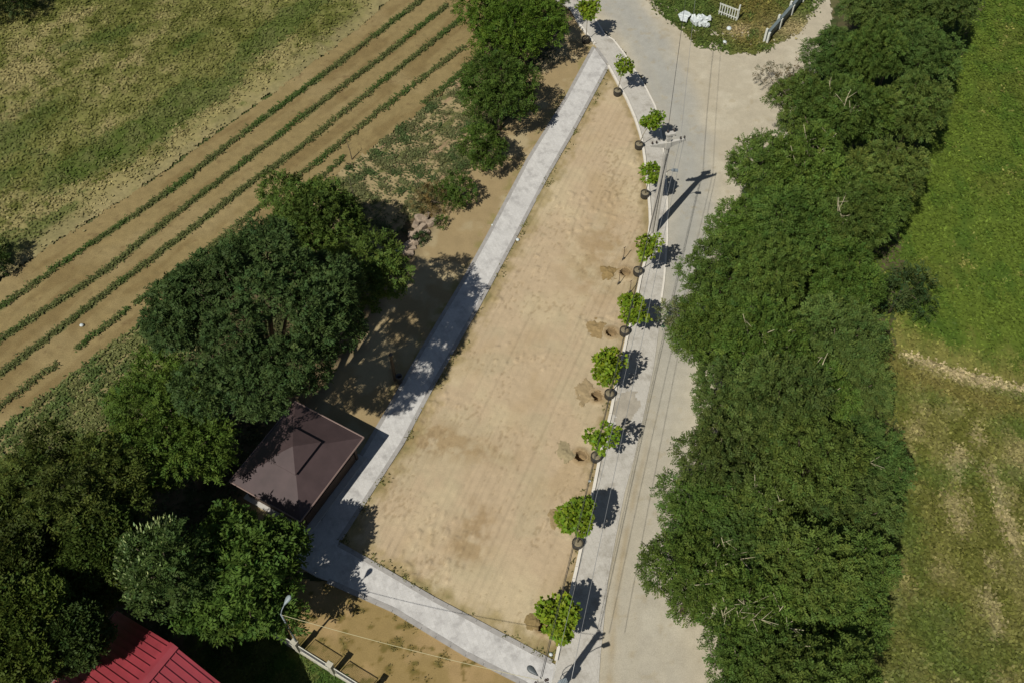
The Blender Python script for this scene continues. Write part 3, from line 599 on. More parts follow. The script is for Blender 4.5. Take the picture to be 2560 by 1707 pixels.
# ------------------------------------------------------------------ potted saplings along the kerb
SAP = [((1465.3, 97.6), (1470, 21.7), (1509.7, 66.3), .88, 1.0, 1.0, "topmost potted sapling, flat topped, by the upper end of the path"),
       ((1544, 228.8), (1561, 164.4), (1593.7, 201.4), .70, .7, 1.0, "thin see through sapling, second from the top of the kerb row"),
       ((1597.6, 362), (1628.9, 298.3), (1659.5, 328.9), .84, .9, 1.0, "potted sapling beside the crossarm of the concrete pole"),
       ((1612.3, 484.2), (1630, 434.4), (1674.8, 462.5), .74, .85, 1.15, "potted sapling partly behind the shaft of the concrete pole"),
       ((1594.8, 676.7), (1619.6, 617.4), (1665.6, 637.8), .86, .7, 1.0, "ragged sapling just below the foot of the concrete pole"),
       ((1561.4, 825.9), (1581.8, 773.6), (1627.7, 791.4), .95, 1.1, 1.0, "dense sapling whose shadow meets the feathery locust"),
       ((1524, 982.4), (1524, 918.7), (1584, 918.7), .96, 1.1, 1.0, "seventh sapling from the top, beside stained pavement"),
       ((1490.3, 1139), (1506.9, 1084.8), (1559.2, 1084.8), .82, .6, 1.0, "sparse sapling with loose leaves, eighth from the top"),
       (None, (1444, 1286.3), (1504.5, 1268.5), .92, 1.7, 1.0, "round dense sapling hiding its pot, ninth from the top"),
       (None, (1395.9, 1539.5), (1453.3, 1511.4), .95, 1.7, 1.25, "largest sapling, lowest of the row above the cross path")]
pot = MB(); pot.lathe([(.24, 0), (.29, .05), (.31, .22), (.30, .42), (.31, .45), (.27, .45), (.26, .40), (.26, .36)], 16); POTM = pot.mesh("pot", True)
soil = MB(); soil.lathe([(.255, .36), (.26, .40), (.15, .415), (.03, .43)], 14); SOILM = soil.mesh("potting_soil", True)
for k, (b, c, s, R, dn, elong, lab) in enumerate(SAP):
    X = TRI(c, s)
    if b: B = np.append(G2(b[0]-1, b[1]+9), 0)
    else: B = np.array([X[0]+.15, X[1]-.25, 0])
    X[2] = min(X[2], 3.3)
    if b:  # keep the crown where the photo shows it
        X = G(*c, X[2])
    t = empty("potted_sapling", tuple(B), lab, "sapling", "potted saplings along the kerb", random.uniform(0, 6))
    inv = Matrix.Rotation(-t.rotation_euler[2], 3, 'Z'); top = inv @ Vector(X-B)
    link("pot", POTM, M_POT, t); link("potting_soil", SOILM, M_POTS, t)
    tb = MB(); bend = Vector((top.x*.35, top.y*.35, top.z*.5)); tb.tube([(0, 0, .38), tuple(bend), (top.x, top.y, top.z-.2), (top.x, top.y, top.z+.4)], [.032, .026, .022, .01], 6)
    gs = np.random.default_rng(700+k); n = int(620*dn*R*R/.7)
    for q in range(9):
        a = gs.random()*6.28; e = Vector((top.x+math.cos(a)*R*.7, top.y+math.sin(a)*R*.7, top.z+gs.uniform(-.2, .5))); tb.tube([(top.x, top.y, top.z-.3), tuple(e)], [.012, .005], 4)
    tb.build("trunk", M_STEM, t, True)
    nl = int(gs.integers(8, 12)+6*(dn > 1)); lc = unit(nl, gs)*gs.uniform(.4, .8, (nl, 1))*R; li = gs.integers(0, nl, n); d = unit(n, gs)
    P = lc[li]+d*(R*.52*(.3+.7*gs.random(n)**.5)*gs.uniform(.75, 1.15, nl)[li])[:, None]; P = np.array(top)+P*np.array([1, elong, .85]); d = (P-np.array(top))/R; D = d*.7+gs.normal(size=(n, 3))*.5+np.array([0, 0, -.15]); N = np.array([0, 0, 1.0])+gs.normal(size=(n, 3))*.45+d*.3
    cl = tint(n, (.155, .235, .018), .16, gs, .14)
    # each leaf: a broad blade of two crossing diamonds reads as a lobed maple leaf
    P2 = np.concatenate([P, P+gs.normal(size=P.shape)*.03]); D2 = np.concatenate([D, D+np.cross(D, N)*.8])
    link("crown", leafmesh("crown", P2, D2, np.concatenate([N, N]), np.tile(.16+.09*gs.random(n), 2), np.tile(.12+.05*gs.random(n), 2), np.concatenate([cl, cl*.96])), M_SAPL, t)

# ------------------------------------------------------------------ soil heaps beside the pits
for k, ((px, py, rx, ry), lab) in enumerate(zip(SPOILS, ["damp brown soil heap beside the shovel at the fifth sapling", "soil heap beside the pit of the sixth sapling", "pale crumbly soil heap beside the pit of the seventh sapling",
        "greyish soil heap beside the pit of the eighth sapling", "thin soil heap left of the round dense sapling", "scraped soil heap left of the lowest sapling"])):
    c = G2(px, py); s = 41+py*.012; a, b = rx/s*1.15, ry/s*1.35
    gx, gy = np.meshgrid(np.linspace(-1.6, 1.6, 46), np.linspace(-1.6, 1.6, 46)); X = gx.ravel()*a+c[0]; Y = gy.ravel()*b+c[1]
    r = np.hypot(gx.ravel(), gy.ravel())+(fbm(X, Y, .5, 201+k)-.5)*1.5+(fbm(X, Y, .12, 231+k)-.5)*.5
    Z = ss(1.0, .2, r)*(.07+.14*(fbm(X, Y, .25, 211+k)-.5))+.03*ss(1.02, .9, r)*fbm(X, Y, .1, 215)
    idx = np.arange(46*46).reshape(46, 46); F = np.stack([idx[:-1, :-1].ravel(), idx[:-1, 1:].ravel(), idx[1:, 1:].ravel(), idx[1:, :-1].ravel()], 1)
    F = F[(r[F] < 1.0).all(1)]; u, inv = np.unique(F.ravel(), return_inverse=True)
    base = [(.25, .175, .075), (.28, .20, .095), (.31, .235, .13), (.30, .245, .14), (.27, .20, .10), (.22, .16, .07)][k]
    cc = np.tile(np.array(base), (len(u), 1))*(.8+.45*fbm(X[u], Y[u], .3, 221+k))[:, None]
    o = link("soil_heap", npmesh("soil_heap", np.stack([X[u]-c[0], Y[u]-c[1], Z[u]+.018], 1), inv.reshape(-1, 4), cc, True), M_SAND); o.location = (c[0], c[1], 0)
    tag(o, lab, "soil heap", "soil heaps beside the planting pits")

# ------------------------------------------------------------------ shovels left standing in the sand
for (base, tip, lab) in (((1558, 650), (1561, 628), "shovel standing alone above the topmost soil heap"), ((1546.5, 711), (1549, 690), "shovel standing just below the topmost soil heap"), ((1574, 733), (1577, 709), "thin shovel standing nearest the kerb")):
    p = G(*base); t = empty("shovel", tuple(p), lab, "shovel", "shovels standing in the sand", .6)
    b = MB(); b.tube([(0, 0, .12), (.02, .02, .6), (.03, .05, 1.15)], [.022, .02, .018], 6); b.tube([(-.06, .05, 1.15), (.12, .05, 1.15)], .02, 6); b.build("handle", M_WOOD, t)
    b = MB(); b.slab([(-.10, -.012), (.10, -.012), (.10, .012), (-.10, .012)], -.08, .20); b.tube([(0, 0, .18), (0, 0, .3)], [.05, .025], 6); b.build("blade", M_DARK, t)

# ------------------------------------------------------------------ concrete poles
def shaft(b, h, w0, w1, ang):
    prof = [(-.5, -.42), (-.18, -.42), (-.12, -.2), (.12, -.2), (.18, -.42), (.5, -.42), (.5, .42), (.18, .42), (.12, .2), (-.12, .2), (-.18, .42), (-.5, .42)]
    c, s = math.cos(ang), math.sin(ang); v = []; m = len(prof)
    for z, w in ((-.3, w0), (h*.85, w0+(w1-w0)*.85), (h*.85+.02, w1*1.02), (h, w1)):
        for i, (x, y) in enumerate(prof):
            if z > h*.85 and abs(y) == .2: y = math.copysign(.42, y)
            v.append((w*(x*c-y*s), w*(x*s+y*c), z))
    f = [tuple(range(m-1, -1, -1)), tuple(3*m+i for i in range(m))]
    for k in range(3): f += [(k*m+i, k*m+(i+1) % m, (k+1)*m+(i+1) % m, (k+1)*m+i) for i in range(m)]
    b.add(v, f)
INSM = MB(); INSM.lathe([(.015, 0), (.02, .05), (.055, .06), (.06, .10), (.035, .13), (.055, .14), (.055, .19), (.03, .23), (.01, .24)], 8); INSME = INSM.mesh("insulator", True)
PB = G(1631.4, 581); CH = 7.96; CA = G2(1627, 364, CH); CB = G2(1714, 348, CH); cang = math.atan2(CB[1]-CA[1], CB[0]-CA[0]); clen = float(np.linalg.norm(CB-CA))
t = empty("utility_pole", tuple(PB), "tall concrete utility pole with tapered crossarm beside the pavement", "utility pole"); P1 = t
b = MB(); shaft(b, 8.35, .42, .25, cang); b.build("shaft", M_CONC, t)
Mx = Matrix.Translation((0, 0, CH)) @ Matrix.Rotation(cang, 4, 'Z'); b = MB()
for sgn in (-1, 1):
    x0, x1 = sgn*.13, sgn*clen/2; v = []
    for x, zl, zh, w in ((x0, -.34, .06, .11), (x1, -.07, .06, .055)):
        v += [(x, -w, zl), (x, w, zl), (x, w, zh), (x, -w, zh)]
    v = [tuple(Mx @ Vector(p)) for p in v]; f = [(0, 1, 2, 3), (7, 6, 5, 4), (0, 4, 5, 1), (1, 5, 6, 2), (2, 6, 7, 3), (3, 7, 4, 0)]
    b.add(v, [q if sgn > 0 else q[::-1] for q in f])
b.box((-.15, -.15, -.4), (.15, .15, .1), Mx); b.build("crossarm", M_CONC, t)
tops = []
INSX = (-clen*.46, -clen*.34, clen*.35, clen*.46)
for x in INSX:
    o = link("insulator", INSME, M_INS, t); o.location = Mx @ Vector((x, 0, .06)); tops.append(np.array(PB)+np.array(o.location)+np.array([0, 0, .2]))
b = MB(); M2 = Matrix.Translation((0, 0, 8.62)) @ Matrix.Rotation(cang, 4, 'Z'); b.box((-.12, -.10, -.28), (.12, .10, .0), M2); b.box((-.22, -.14, -.06), (.36, .14, .08), M2); b.build("pole_cap", M_CONC, t)
for x in (-.12, .28):
    o = link("insulator", INSME, M_INS, t); o.location = M2 @ Vector((x, .02, .08)); tops.append(np.array(PB)+np.array(o.location)+np.array([0, 0, .2]))
def led(t, top_z, tip, pole_r=.15):
    """thin arm with a small rectangular lamp head, tip relative to the pole"""
    d = Vector((tip[0], tip[1], 0)).normalized(); b = MB(); b.tube([tuple(d*pole_r+Vector((0, 0, tip[2]-.25))), tuple(Vector((tip[0]*.55, tip[1]*.55, tip[2]))), (tip[0], tip[1], tip[2])], .022, 6); b.build("lamp_arm", M_DARK, t)
    a = math.atan2(tip[1], tip[0]); Mh = Matrix.Translation(Vector(tip)) @ Matrix.Rotation(a, 4, 'Z'); b = MB(); b.box((-.14, -.10, -.05), (.22, .10, .03), Mh); b.box((-.20, -.05, -.03), (-.14, .05, .02), Mh)
    for q in range(4): b.box((-.08+q*.07, -.09, .03), (-.05+q*.07, .09, .055), Mh)
    b.build("lamp_head", M_GREY, t)
L1 = G(1686.3, 426, 5.7); led(t, 5.7, tuple(L1-PB))
P2T = G(1351.8, 1698.3, 6.64); PB2 = np.array([P2T[0], P2T[1], 0.0])
t = empty("utility_pole", tuple(PB2), "concrete pole with a cobra lamp at the bottom edge of the photo", "utility pole"); P2 = t
b = MB(); shaft(b, 6.7, .34, .22, cang); b.build("shaft", M_CONC, t)
tip = G(1319, 1664, 6.9)-PB2; d = Vector(tip); dn = d.normalized(); b = MB(); b.tube([(0, 0, 6.5), tuple(dn*.12+Vector((0, 0, .0))+Vector((0, 0, 6.75-dn.z*.12))), tuple(d*.3+Vector((0, 0, 6.85*.7)))], .025, 6); b.build("lamp_arm", M_CONC, t)
def cobra(t, root, tip, mat, wmax=.15):
    """flattened teardrop lamp head from root to tip"""
    a = Vector(root); e = Vector(tip); ax = e-a; L = ax.length; ax.normalize(); sd = ax.cross(Vector((0, 0, 1))).normalized(); up = sd.cross(ax); v = []; f = []; n = 10
    prof = ((0, .03), (.15, .055), (.4, wmax*.75), (.65, wmax), (.85, wmax*.85), (.96, wmax*.5), (1, .02))
    for s, w in prof:
        for k in range(n):
            q = 2*math.pi*k/n; v.append(tuple(a+ax*(s*L)+sd*(math.cos(q)*w)+up*(math.sin(q)*min(w, .06+.02*w)*(.9 if math.sin(q) > 0 else .5))))
    for i in range(len(prof)-1): f += [(i*n+k, i*n+(k+1) % n, (i+1)*n+(k+1) % n, (i+1)*n+k) for k in range(n)]
    f.append(tuple(range(n-1, -1, -1))); f.append(tuple((len(prof)-1)*n+k for k in range(n))); b = MB(); b.add(v, f); b.build("lamp_head", mat, t, True)
cobra(t, tuple(d*.22+Vector((0, 0, 6.85*.78))), tuple(d), M_DGREY, .15)
b = MB(); b.box((-.16, -.30, 3.6), (.16, -.15, 4.3)); b.build("junction_box", M_GREY, t)
for q, (rr, zz) in enumerate(((.42, 4.1), (.34, 3.7))):
    b = MB(); P = [(-.15+math.cos(k/14*6.28)*rr*.6-rr*.5, -.2, zz+math.sin(k/14*6.28)*rr) for k in range(15)]; b.tube(P, .018, 5); b.build("cable_loop", M_WIRE, t)
sh = G2(1513.8, 1611); zl = 5.2; led(t, zl, (sh[0]-SX*zl-PB2[0], sh[1]-SY*zl-PB2[1], zl), .12)
tops2 = []
for x in (-.22, .22, .30):
    o = link("insulator", INSME, M_INS, t); o.location = (x*math.cos(cang), x*math.sin(cang)-.04, 6.42); tops2.append(PB2+np.array(o.location)+np.array([0, 0, .2]))
b = MB(); b.box((-.28, -.03, -.03), (.36, .03, .03), Matrix.Translation((0, -.14, 6.40)) @ Matrix.Rotation(cang, 4, 'Z')); b.build("bracket", M_DARK, t)
def wire(a, e, r, sag, mat, label, name="overhead_wire", group=None):
    a = np.array(a); e = np.array(e); P = []
    for k in range(25):
        s = k/24; p = a+(e-a)*s; P.append((p[0], p[1], p[2]-sag*4*s*(1-s)))
    b = MB(); b.tube(P, r, 5); o = b.build(name, mat, None, True); tag(o, label, "cable", group); return o
cen = np.array(PB)+np.array([0, 0, 7.6]); cd = np.array([math.cos(cang), math.sin(cang), 0])
wire(cen+cd*.16, G(1353, 1700, 6.6), .017, .25, M_WIRE, "thick black cable over the kerb between the two poles", "overhead_cable")
wire(cen+cd*.12+np.array([0, 0, -.12]), G(1349, 1702, 6.45), .011, .30, M_WIRE, "thin black cable running close beside the thick one", "overhead_cable")
wire(tops[2], tops2[1]+np.array([.3, 0, 0]), .011, .30, M_WIRE2, "bare wire over the pavement, inner of the two")
wire(tops[3], tops2[2]+np.array([1.0, 0, 0]), .011, .34, M_WIRE2, "bare wire over the pavement, nearest the road")
far = G(1722, -60, 8.2); wire(tops[4]-np.array([0, 0, .3]), far, .015, .25, M_WIRE, "thick black cable from the pole top over the road to the top edge", "overhead_cable")
wire(tops[2], G(1760, -200, 8.1), .010, .3, M_WIRE2, "faint bare wire from the crossarm up over the grass corner")

# ------------------------------------------------------------------ street lamp by the fence
LP = TRI((718, 1505.9), (917.6, 1435.7)); B = np.array([LP[0], LP[1], 0]); e = G(702, 1534, 5.2); B = np.array([e[0], e[1], 0])
t = empty("street_lamp", tuple(B), "slim street lamp with grey cobra head beside the round green tree", "street lamp")
b = MB(); b.tube([(0, 0, -.1), (0, 0, 2.5), (0, 0, 5.2)], [.06, .05, .04], 8); b.build("pole", M_GREY, t, True)
tip = G(726, 1487, 5.75)-B; b = MB(); b.tube([(0, 0, 5.15), (tip[0]*.15, tip[1]*.15, 5.4), (tip[0]*.45, tip[1]*.45, 5.6)], .025, 6); b.build("lamp_arm", M_GREY, t, True)
M_LAMP = plain("pale lamp housing", (.19, .23, .23), .5, .1, 8); cobra(t, (tip[0]*.4, tip[1]*.4, 5.57), tuple(tip), M_LAMP, .14)
wire(B+np.array([0, 0, 5.1]), G(1352, 1700, 6.55), .012, .35, M_WIREY, "yellowish cable from the street lamp across the bare yard", "overhead_cable")

# ------------------------------------------------------------------ fence of the yard
F0 = G2(748, 1627); F1 = G2(834.7, 1681.7); fd = F1-F0; fl = float(np.linalg.norm(fd)); fa = math.atan2(fd[1], fd[0])
t = empty("yard_fence", (F0[0], F0[1], 0), "concrete post and mesh fence between lawn and bare yard", "fence", None, fa)
for k in range(-2, 4):
    b = MB(); b.box((k*fl-.13, -.10, -.1), (k*fl+.13, .10, 1.38)); b.box((k*fl-.16, -.13, 1.38), (k*fl+.16, .13, 1.44)); b.build("post", M_FENCE, t)
b = MB(); b.box((-2*fl, -.07, -.1), (3*fl, .07, .22)); b.build("plinth", M_FENCE, t)
M_RAIL = plain("painted rail", (.52, .51, .42), .5, .1, 6)
for k in range(-2, 3):
    b = MB(); x0, x1 = k*fl+.22, (k+1)*fl-.22; b.tube([(x0, 0, .25), (x0, 0, 1.12), (x1, 0, 1.12), (x1, 0, .25)], .025, 6); b.tube([(x0, 0, .3), (x1, 0, .3)], .018, 6); b.build("panel_frame", M_RAIL, t)
    b = MB(); n = int((x1-x0)/.07)
    for q in range(1, n): b.tube([(x0+(x1-x0)*q/n, 0, .3), (x0+(x1-x0)*q/n, 0, 1.12)], .0035, 3, False)
    for q in range(1, 12): b.tube([(x0, 0, .3+.82*q/12), (x1, 0, .3+.82*q/12)], .0035, 3, False)
    b.build("wire_mesh", M_DARK, t)

# ------------------------------------------------------------------ pavilion with brown hip roof
HE = 2.2; cE, cS, cW = G2(909.2, 1090.8, HE), G2(752.3, 1298.4, HE), G2(573.4, 1203.9, HE); cN = cE+cW-cS
ctr = (cE+cW)/2; ux = (cE-cS); Lx = float(np.linalg.norm(ux)); Ly = float(np.linalg.norm(cW-cS)); pa = math.atan2(ux[1], ux[0])
t = empty("pavilion", (ctr[0], ctr[1], 0), "square pavilion under a brown two tier hip roof beside the path", "pavilion", None, pa)
hx, hy = Lx/2, Ly/2
def hip(b, hx, hy, z0, tx, ty, z1, th=.05):
    v = [(-hx, -hy, z0), (hx, -hy, z0), (hx, hy, z0), (-hx, hy, z0), (-tx, -ty, z1), (tx, -ty, z1), (tx, ty, z1), (-tx, ty, z1)]
    v += [(x, y, z-th) for x, y, z in v]
    f = [(0, 1, 5, 4), (1, 2, 6, 5), (2, 3, 7, 6), (3, 0, 4, 7), (4, 5, 6, 7), (9, 8, 12, 13), (10, 9, 13, 14), (11, 10, 14, 15), (8, 11, 15, 12), (15, 14, 13, 12), (0, 8, 9, 1), (1, 9, 10, 2), (2, 10, 11, 3), (3, 11, 8, 0)]
    b.add(v, f)
rf = MB(); hip(rf, hx, hy, HE, hx*.34, hy*.34, HE+.75); roof = rf.build("roof", M_ROOF, t)
b = MB(); hip(b, hx*.40, hy*.40, HE+.92, .02, .02, HE+1.37, .04); b.build("lantern_roof", M_ROOF, roof)
b = MB(); b.box((-hx*.33, -hy*.33, HE+.6), (hx*.33, hy*.33, HE+1.0)); b.build("lantern_wall", M_WOOD, roof)
for i, ((x0, y0), (x1, y1)) in enumerate((((-hx, -hy), (hx, -hy)), ((hx, -hy), (hx, hy)), ((hx, hy), (-hx, hy)), ((-hx, hy), (-hx, -hy)))):
    b = MB(); b.tube([(x0*1.012, y0*1.012, HE-.02), (x1*1.012, y1*1.012, HE-.02)], .045, 6); b.build("gutter", M_TRIM, t)
for sx in (-1, 1):
    for sy in (-1, 1):
        b = MB(); x, y = sx*(hx-.45), sy*(hy-.45); b.box((x-.08, y-.08, 0), (x+.08, y+.08, HE)); b.build("post", M_WOOD, t)
b = MB(); b.box((-hx+.15, -hy+.0, -.1), (hx-.15, hy-.15, .10)); b.build("floor", M_PAVED, t)
for sx, sy, ax in ((0, -1, 0), (0, 1, 0), (-1, 0, 1)):
    b = MB()
    if ax == 0: b.box((-hx+.6, sy*(hy-.45)-.05, .1), (hx-.6, sy*(hy-.45)+.05, .95))
    else: b.box((sx*(hx-.45)-.05, -hy+.6, .1), (sx*(hx-.45)+.05, hy-.6, .95))
    b.build("railing", M_WOOD, t)
# ------------------------------------------------------------------ red roofed house
hA, hR = G(291, 1528, 3.0), G(432, 1614, 6.0); gd = (hR-hA)[:2]; span = float(np.linalg.norm(gd)); gu = gd/span; rd = np.array([gu[1], -gu[0]]); rd = rd if rd @ np.array([-.5, -1.0]) > 0 else -rd
LEN = 11.0; ha = math.atan2(gu[1], gu[0])
t = empty("red_house", (hR[0], hR[1], 0), "house with red standing seam gable roof in the bottom left", "house")
def W3(s, q, z): p = gu*s+rd*q; return (p[0], p[1], z)
b = MB()
for sg in (-1, 1):
    v = [W3(0, -.05, 6.0), W3(0, LEN, 6.0), W3(sg*span, LEN, 3.0), W3(sg*span, -.05, 3.0)]; v += [(x, y, z-.08) for x, y, z in v]
    f = [(0, 1, 2, 3), (7, 6, 5, 4), (0, 4, 5, 1), (1, 5, 6, 2), (2, 6, 7, 3), (3, 7, 4, 0)]; b.add(v, f if sg < 0 else [q[::-1] for q in f])
    q = .15
    while q < LEN:
        for w in (0,):
            p0, p1 = Vector(W3(sg*.08, q, 6.0-.08*3/span)), Vector(W3(sg*(span-.01), q, 3.01)); up = Vector((0, 0, .06)); sd = Vector((rd[0], rd[1], 0))*.016
            b.add([p0-sd, p0+sd, p0+sd+up, p0-sd+up, p1-sd, p1+sd, p1+sd+up, p1-sd+up], [(0, 1, 2, 3), (7, 6, 5, 4), (0, 4, 5, 1), (1, 5, 6, 2), (2, 6, 7, 3), (3, 7, 4, 0)])
        q += .34
rf = b.build("roof", M_RED, t)
b = MB()
for sg in (-1, 1):
    v = [W3(0, -.08, 6.10), W3(0, LEN+.03, 6.10), W3(sg*.24, LEN+.03, 5.97), W3(sg*.24, -.08, 5.97)]; v += [(x, y, z-.03) for x, y, z in v]
    f = [(0, 1, 2, 3), (7, 6, 5, 4), (0, 4, 5, 1), (1, 5, 6, 2), (2, 6, 7, 3), (3, 7, 4, 0)]; b.add(v, f if sg < 0 else [q[::-1] for q in f])
b.build("ridge_cap", M_RED, rf)
b = MB(); e = span-.45; pts = [(-e, 0), (e, 0), (e, 3.0), (0, 5.75), (-e, 3.0)]
v = [W3(s, .35, z) for s, z in pts]+[W3(s, LEN-.35, z) for s, z in pts]; b.add(v, [(0, 1, 2, 3, 4), (9, 8, 7, 6, 5)]+[(i, (i+1) % 5, 5+(i+1) % 5, 5+i) for i in range(5)]); b.build("wall", M_WALL, t)
b = MB()
for sg in (-1, 1): b.tube([W3(sg*(span+.04), 0, 2.95), W3(sg*(span+.04), LEN, 2.95)], .06, 6)
b.build("gutter", M_TRIM, t)

# ------------------------------------------------------------------ top right: picket panel, slate fence, white waste
p0, p1 = G2(1797, 38), G2(1818, 46); pd = p1-p0; plen = float(np.linalg.norm(pd)); t = empty("picket_panel", (p0[0], p0[1], 0), "white picket fence panel on the grass corner", "fence", None, math.atan2(pd[1], pd[0]))
pl = max(plen, 1.5); b = MB(); n = 8
for k in range(n): b.box((k*pl/(n-1)-.04, -.015, .05), (k*pl/(n-1)+.04, .015, 1.1))
b.build("pickets", M_WHITE, t); b = MB(); b.box((-.1, .018, .95), (pl+.1, .06, 1.06)); b.box((-.1, .018, .25), (pl+.1, .06, .34)); b.build("rail", M_WHITE, t)
b = MB(); b.box((pl-.02, .065, -.1), (pl+.10, .18, 1.45)); b.build("post", M_WHITE, t)
q0, q1 = G2(1914, 108), G2(2035, -30); qd = q1-q0; ql = float(np.linalg.norm(qd)); t = empty("slate_fence", (q0[0], q0[1], 0), "low blue grey sheet fence with white posts at the top edge", "fence", None, math.atan2(qd[1], qd[0]))
b = MB(); b.box((.1, -.04, .05), (ql, .04, .95)); b.box((.1, -.12, .95), (ql, .12, 1.0)); b.build("sheet_panel", M_SLATE, t)
k = 0
while k*2.1 < ql:
    b = MB(); b.box((k*2.1-.09, .05, -.1), (k*2.1+.09, .21, 1.25)); b.box((k*2.1-.11, -.20, -.1), (k*2.1+.11, -.05, 1.0)); b.build("post", M_WHITE, t); k += 1
def crumple(name, pts, z, amp, seed, mat, label, cat):
    P = poly(pts); c = np.mean(P, 0); bm = bmesh.new(); vs = [bm.verts.new((x-c[0], y-c[1], .06)) for x, y in P]; bm.faces.new(vs); bmesh.ops.triangulate(bm, faces=bm.faces[:])
    bmesh.ops.subdivide_edges(bm, edges=bm.edges[:], cuts=5, use_grid_fill=True); gq = np.random.default_rng(seed)
    for v in bm.verts: v.co.z += z*math.exp(-(v.co.x**2+v.co.y**2)*.6)+amp*gq.random()
    r = bmesh.ops.extrude_face_region(bm, geom=bm.faces[:]); bmesh.ops.translate(bm, verts=[q for q in r['geom'] if isinstance(q, bmesh.types.BMVert)], vec=(0, 0, -.05)); bmesh.ops.recalc_face_normals(bm, faces=bm.faces[:])
    me = bpy.data.meshes.new(name); bm.to_mesh(me); bm.free(); o = link(name, me, mat); o.location = (c[0], c[1], .05); return tag(o, label, cat)
crumple("plastic_sheet", [(1711, 34), (1728, 45), (1723, 51), (1719, 54), (1715, 64), (1700, 60), (1693.5, 45)], .25, .05, 3, M_SHEET, "white plastic sheet lying on the grass corner, left of the white waste heap", "plastic sheet")
b = MB(); gq = np.random.default_rng(8); c0 = G(1754, 60)
for k in range(26):
    a = G2(1730+46*gq.random(), 50+20*gq.random()+gq.normal()*3); M3 = Matrix.Translation((a[0]-c0[0], a[1]-c0[1], .08+.25*gq.random())) @ Matrix.Rotation(gq.random()*6, 4, Vector(unit(1, gq)[0])); s = gq.uniform(.14, .3)
    b.box((-s, -s*.7, -s*.45), (s, s*.7, s*.45), M3)
o = b.build("waste_heap", M_SHEET); o.location = (c0[0], c0[1], .05); tag(o, "jumbled white waste heap on the grass corner, right of the plastic sheet", "waste heap")

# ------------------------------------------------------------------ rubble heap by the verge: each chunk a thing
gq = np.random.default_rng(12)
RUB = [(1052, 552, .42), (1065, 548, .34), (1040, 565, .38), (1056, 572, .36), (1072, 562, .30), (1080, 560, .34), (1046, 582, .30), (1032, 592, .34), (1064, 585, .26), (1036, 606, .28), (1024, 612, .32), (1016, 622, .28), (1030, 622, .22), (1050, 604, .22), (1012, 634, .24), (1026, 636, .26)]
for k, (px, py, s) in enumerate(RUB):
    c = G2(px, py); s *= 1.22; bm = bmesh.new(); bmesh.ops.create_icosphere(bm, subdivisions=2, radius=s); st3 = (gq.uniform(.9, 1.7), gq.uniform(.6, 1.0), gq.uniform(.5, .8))
    for v in bm.verts:
        f = 1+.28*(vn(v.co.x*3+k*7, v.co.y*3+v.co.z*2, .6, k)-.5)*2
        v.co = Vector((v.co.x*st3[0]*f, v.co.y*st3[1]*f, v.co.z*st3[2]*f))
        for ax in range(3): v.co[ax] = max(-s*.62*st3[ax], min(s*.62*st3[ax], v.co[ax]))
    me = bpy.data.meshes.new("rubble_chunk"); bm.to_mesh(me); bm.free(); o = link("rubble_chunk", me, M_STONE); o.location = (c[0], c[1], s*.32); o.rotation_euler = (gq.normal()*.25, gq.normal()*.25, .9+gq.normal()*.5)
    tag(o, "jagged brown rubble chunk in the heap between dry bush and path", "rubble", "rubble chunks in the heap beside the verge")
# litter: pale stones lying about
for k, (px, py, s, lab) in enumerate(((1294, 601, .13, "white stone at the right edge of the upper path"), (1402, 1525-0, .10, "white stone beside the lowest sapling"), (1377, 1636, .11, "white stone under the black cable near the kerb end"), (1474, 1203, .09, "white stone at the edge of the sand below the eighth sapling"),
        (1231, 564, .08, "small white stone on the left edge of the upper path"), (994, 628, .14, "pale block left of the rubble heap"), (1822, 74, .22, "pale lump on the grass corner below the picket panel"), (1811, 108, .18, "pale lump at the tip of the grass corner"), (205, 815, .14, "white lump at the end of a crop row"))):
    c = G2(px, py); b = MB(); b.lathe([(s*.6, 0), (s, s*.3), (s*.8, s*.7), (s*.3, s*.9)], 7); o = b.build("pale_stone", M_SHEET, None, True); o.location = (c[0], c[1], .03); o.rotation_euler = (.2, .1, k); tag(o, lab, "stone", "pale stones lying about")
# dark post and litter bin beside the path under the big tree
p = G(988, 949); t = empty("wooden_post", tuple(p), "dark wooden post at the path edge under the huge dark tree", "post"); b = MB(); b.tube([(0, 0, -.1), (0, 0, 2.6)], [.11, .09], 8); b.build("shaft", M_BARK, t); b = MB(); b.lathe([(.11, 0), (.13, .04), (.02, .14)], 8, (0, 0, 2.6)); b.build("cap", M_DARK, t)
p = G(1000, 955); t = empty("litter_bin", tuple(p), "small round black litter bin beside the dark wooden post", "litter bin"); b = MB(); b.lathe([(.15, 0), (.18, .6), (.20, .62), (.20, .68), (.15, .68), (.14, .3)], 14); b.build("drum", M_DARK, t, True); b = MB(); b.tube([(0, 0, -.05), (0, 0, .12)], .05, 8); b.build("foot", M_DARK, t)
# bare sapling standing in the weeds, and the dead stem beside it
for (px, py, hh, lab) in ((893, 530, 3.2, "thin bare stem sticking up from the weedy strip"), (880, 400, 1.6, "short bare stem at the edge of the ploughed plot")):
    p = G(px, py); t = empty("dead_sapling", tuple(p), lab, "dead tree"); b = MB(); b.tube([(0, 0, -.05), (-.05, .1, hh*.5), (-.15, .15, hh)], [.045, .03, .012], 6); b.build("trunk", M_BARK, t)
    b = MB()
    for q in range(5): z = hh*(.5+.09*q); a = q*2.1; b.tube([(-.1, .12, z), (-.1+math.cos(a)*.3, .12+math.sin(a)*.3, z+.25)], [.014, .005], 4)
    b.build("twig", M_BARK, t)

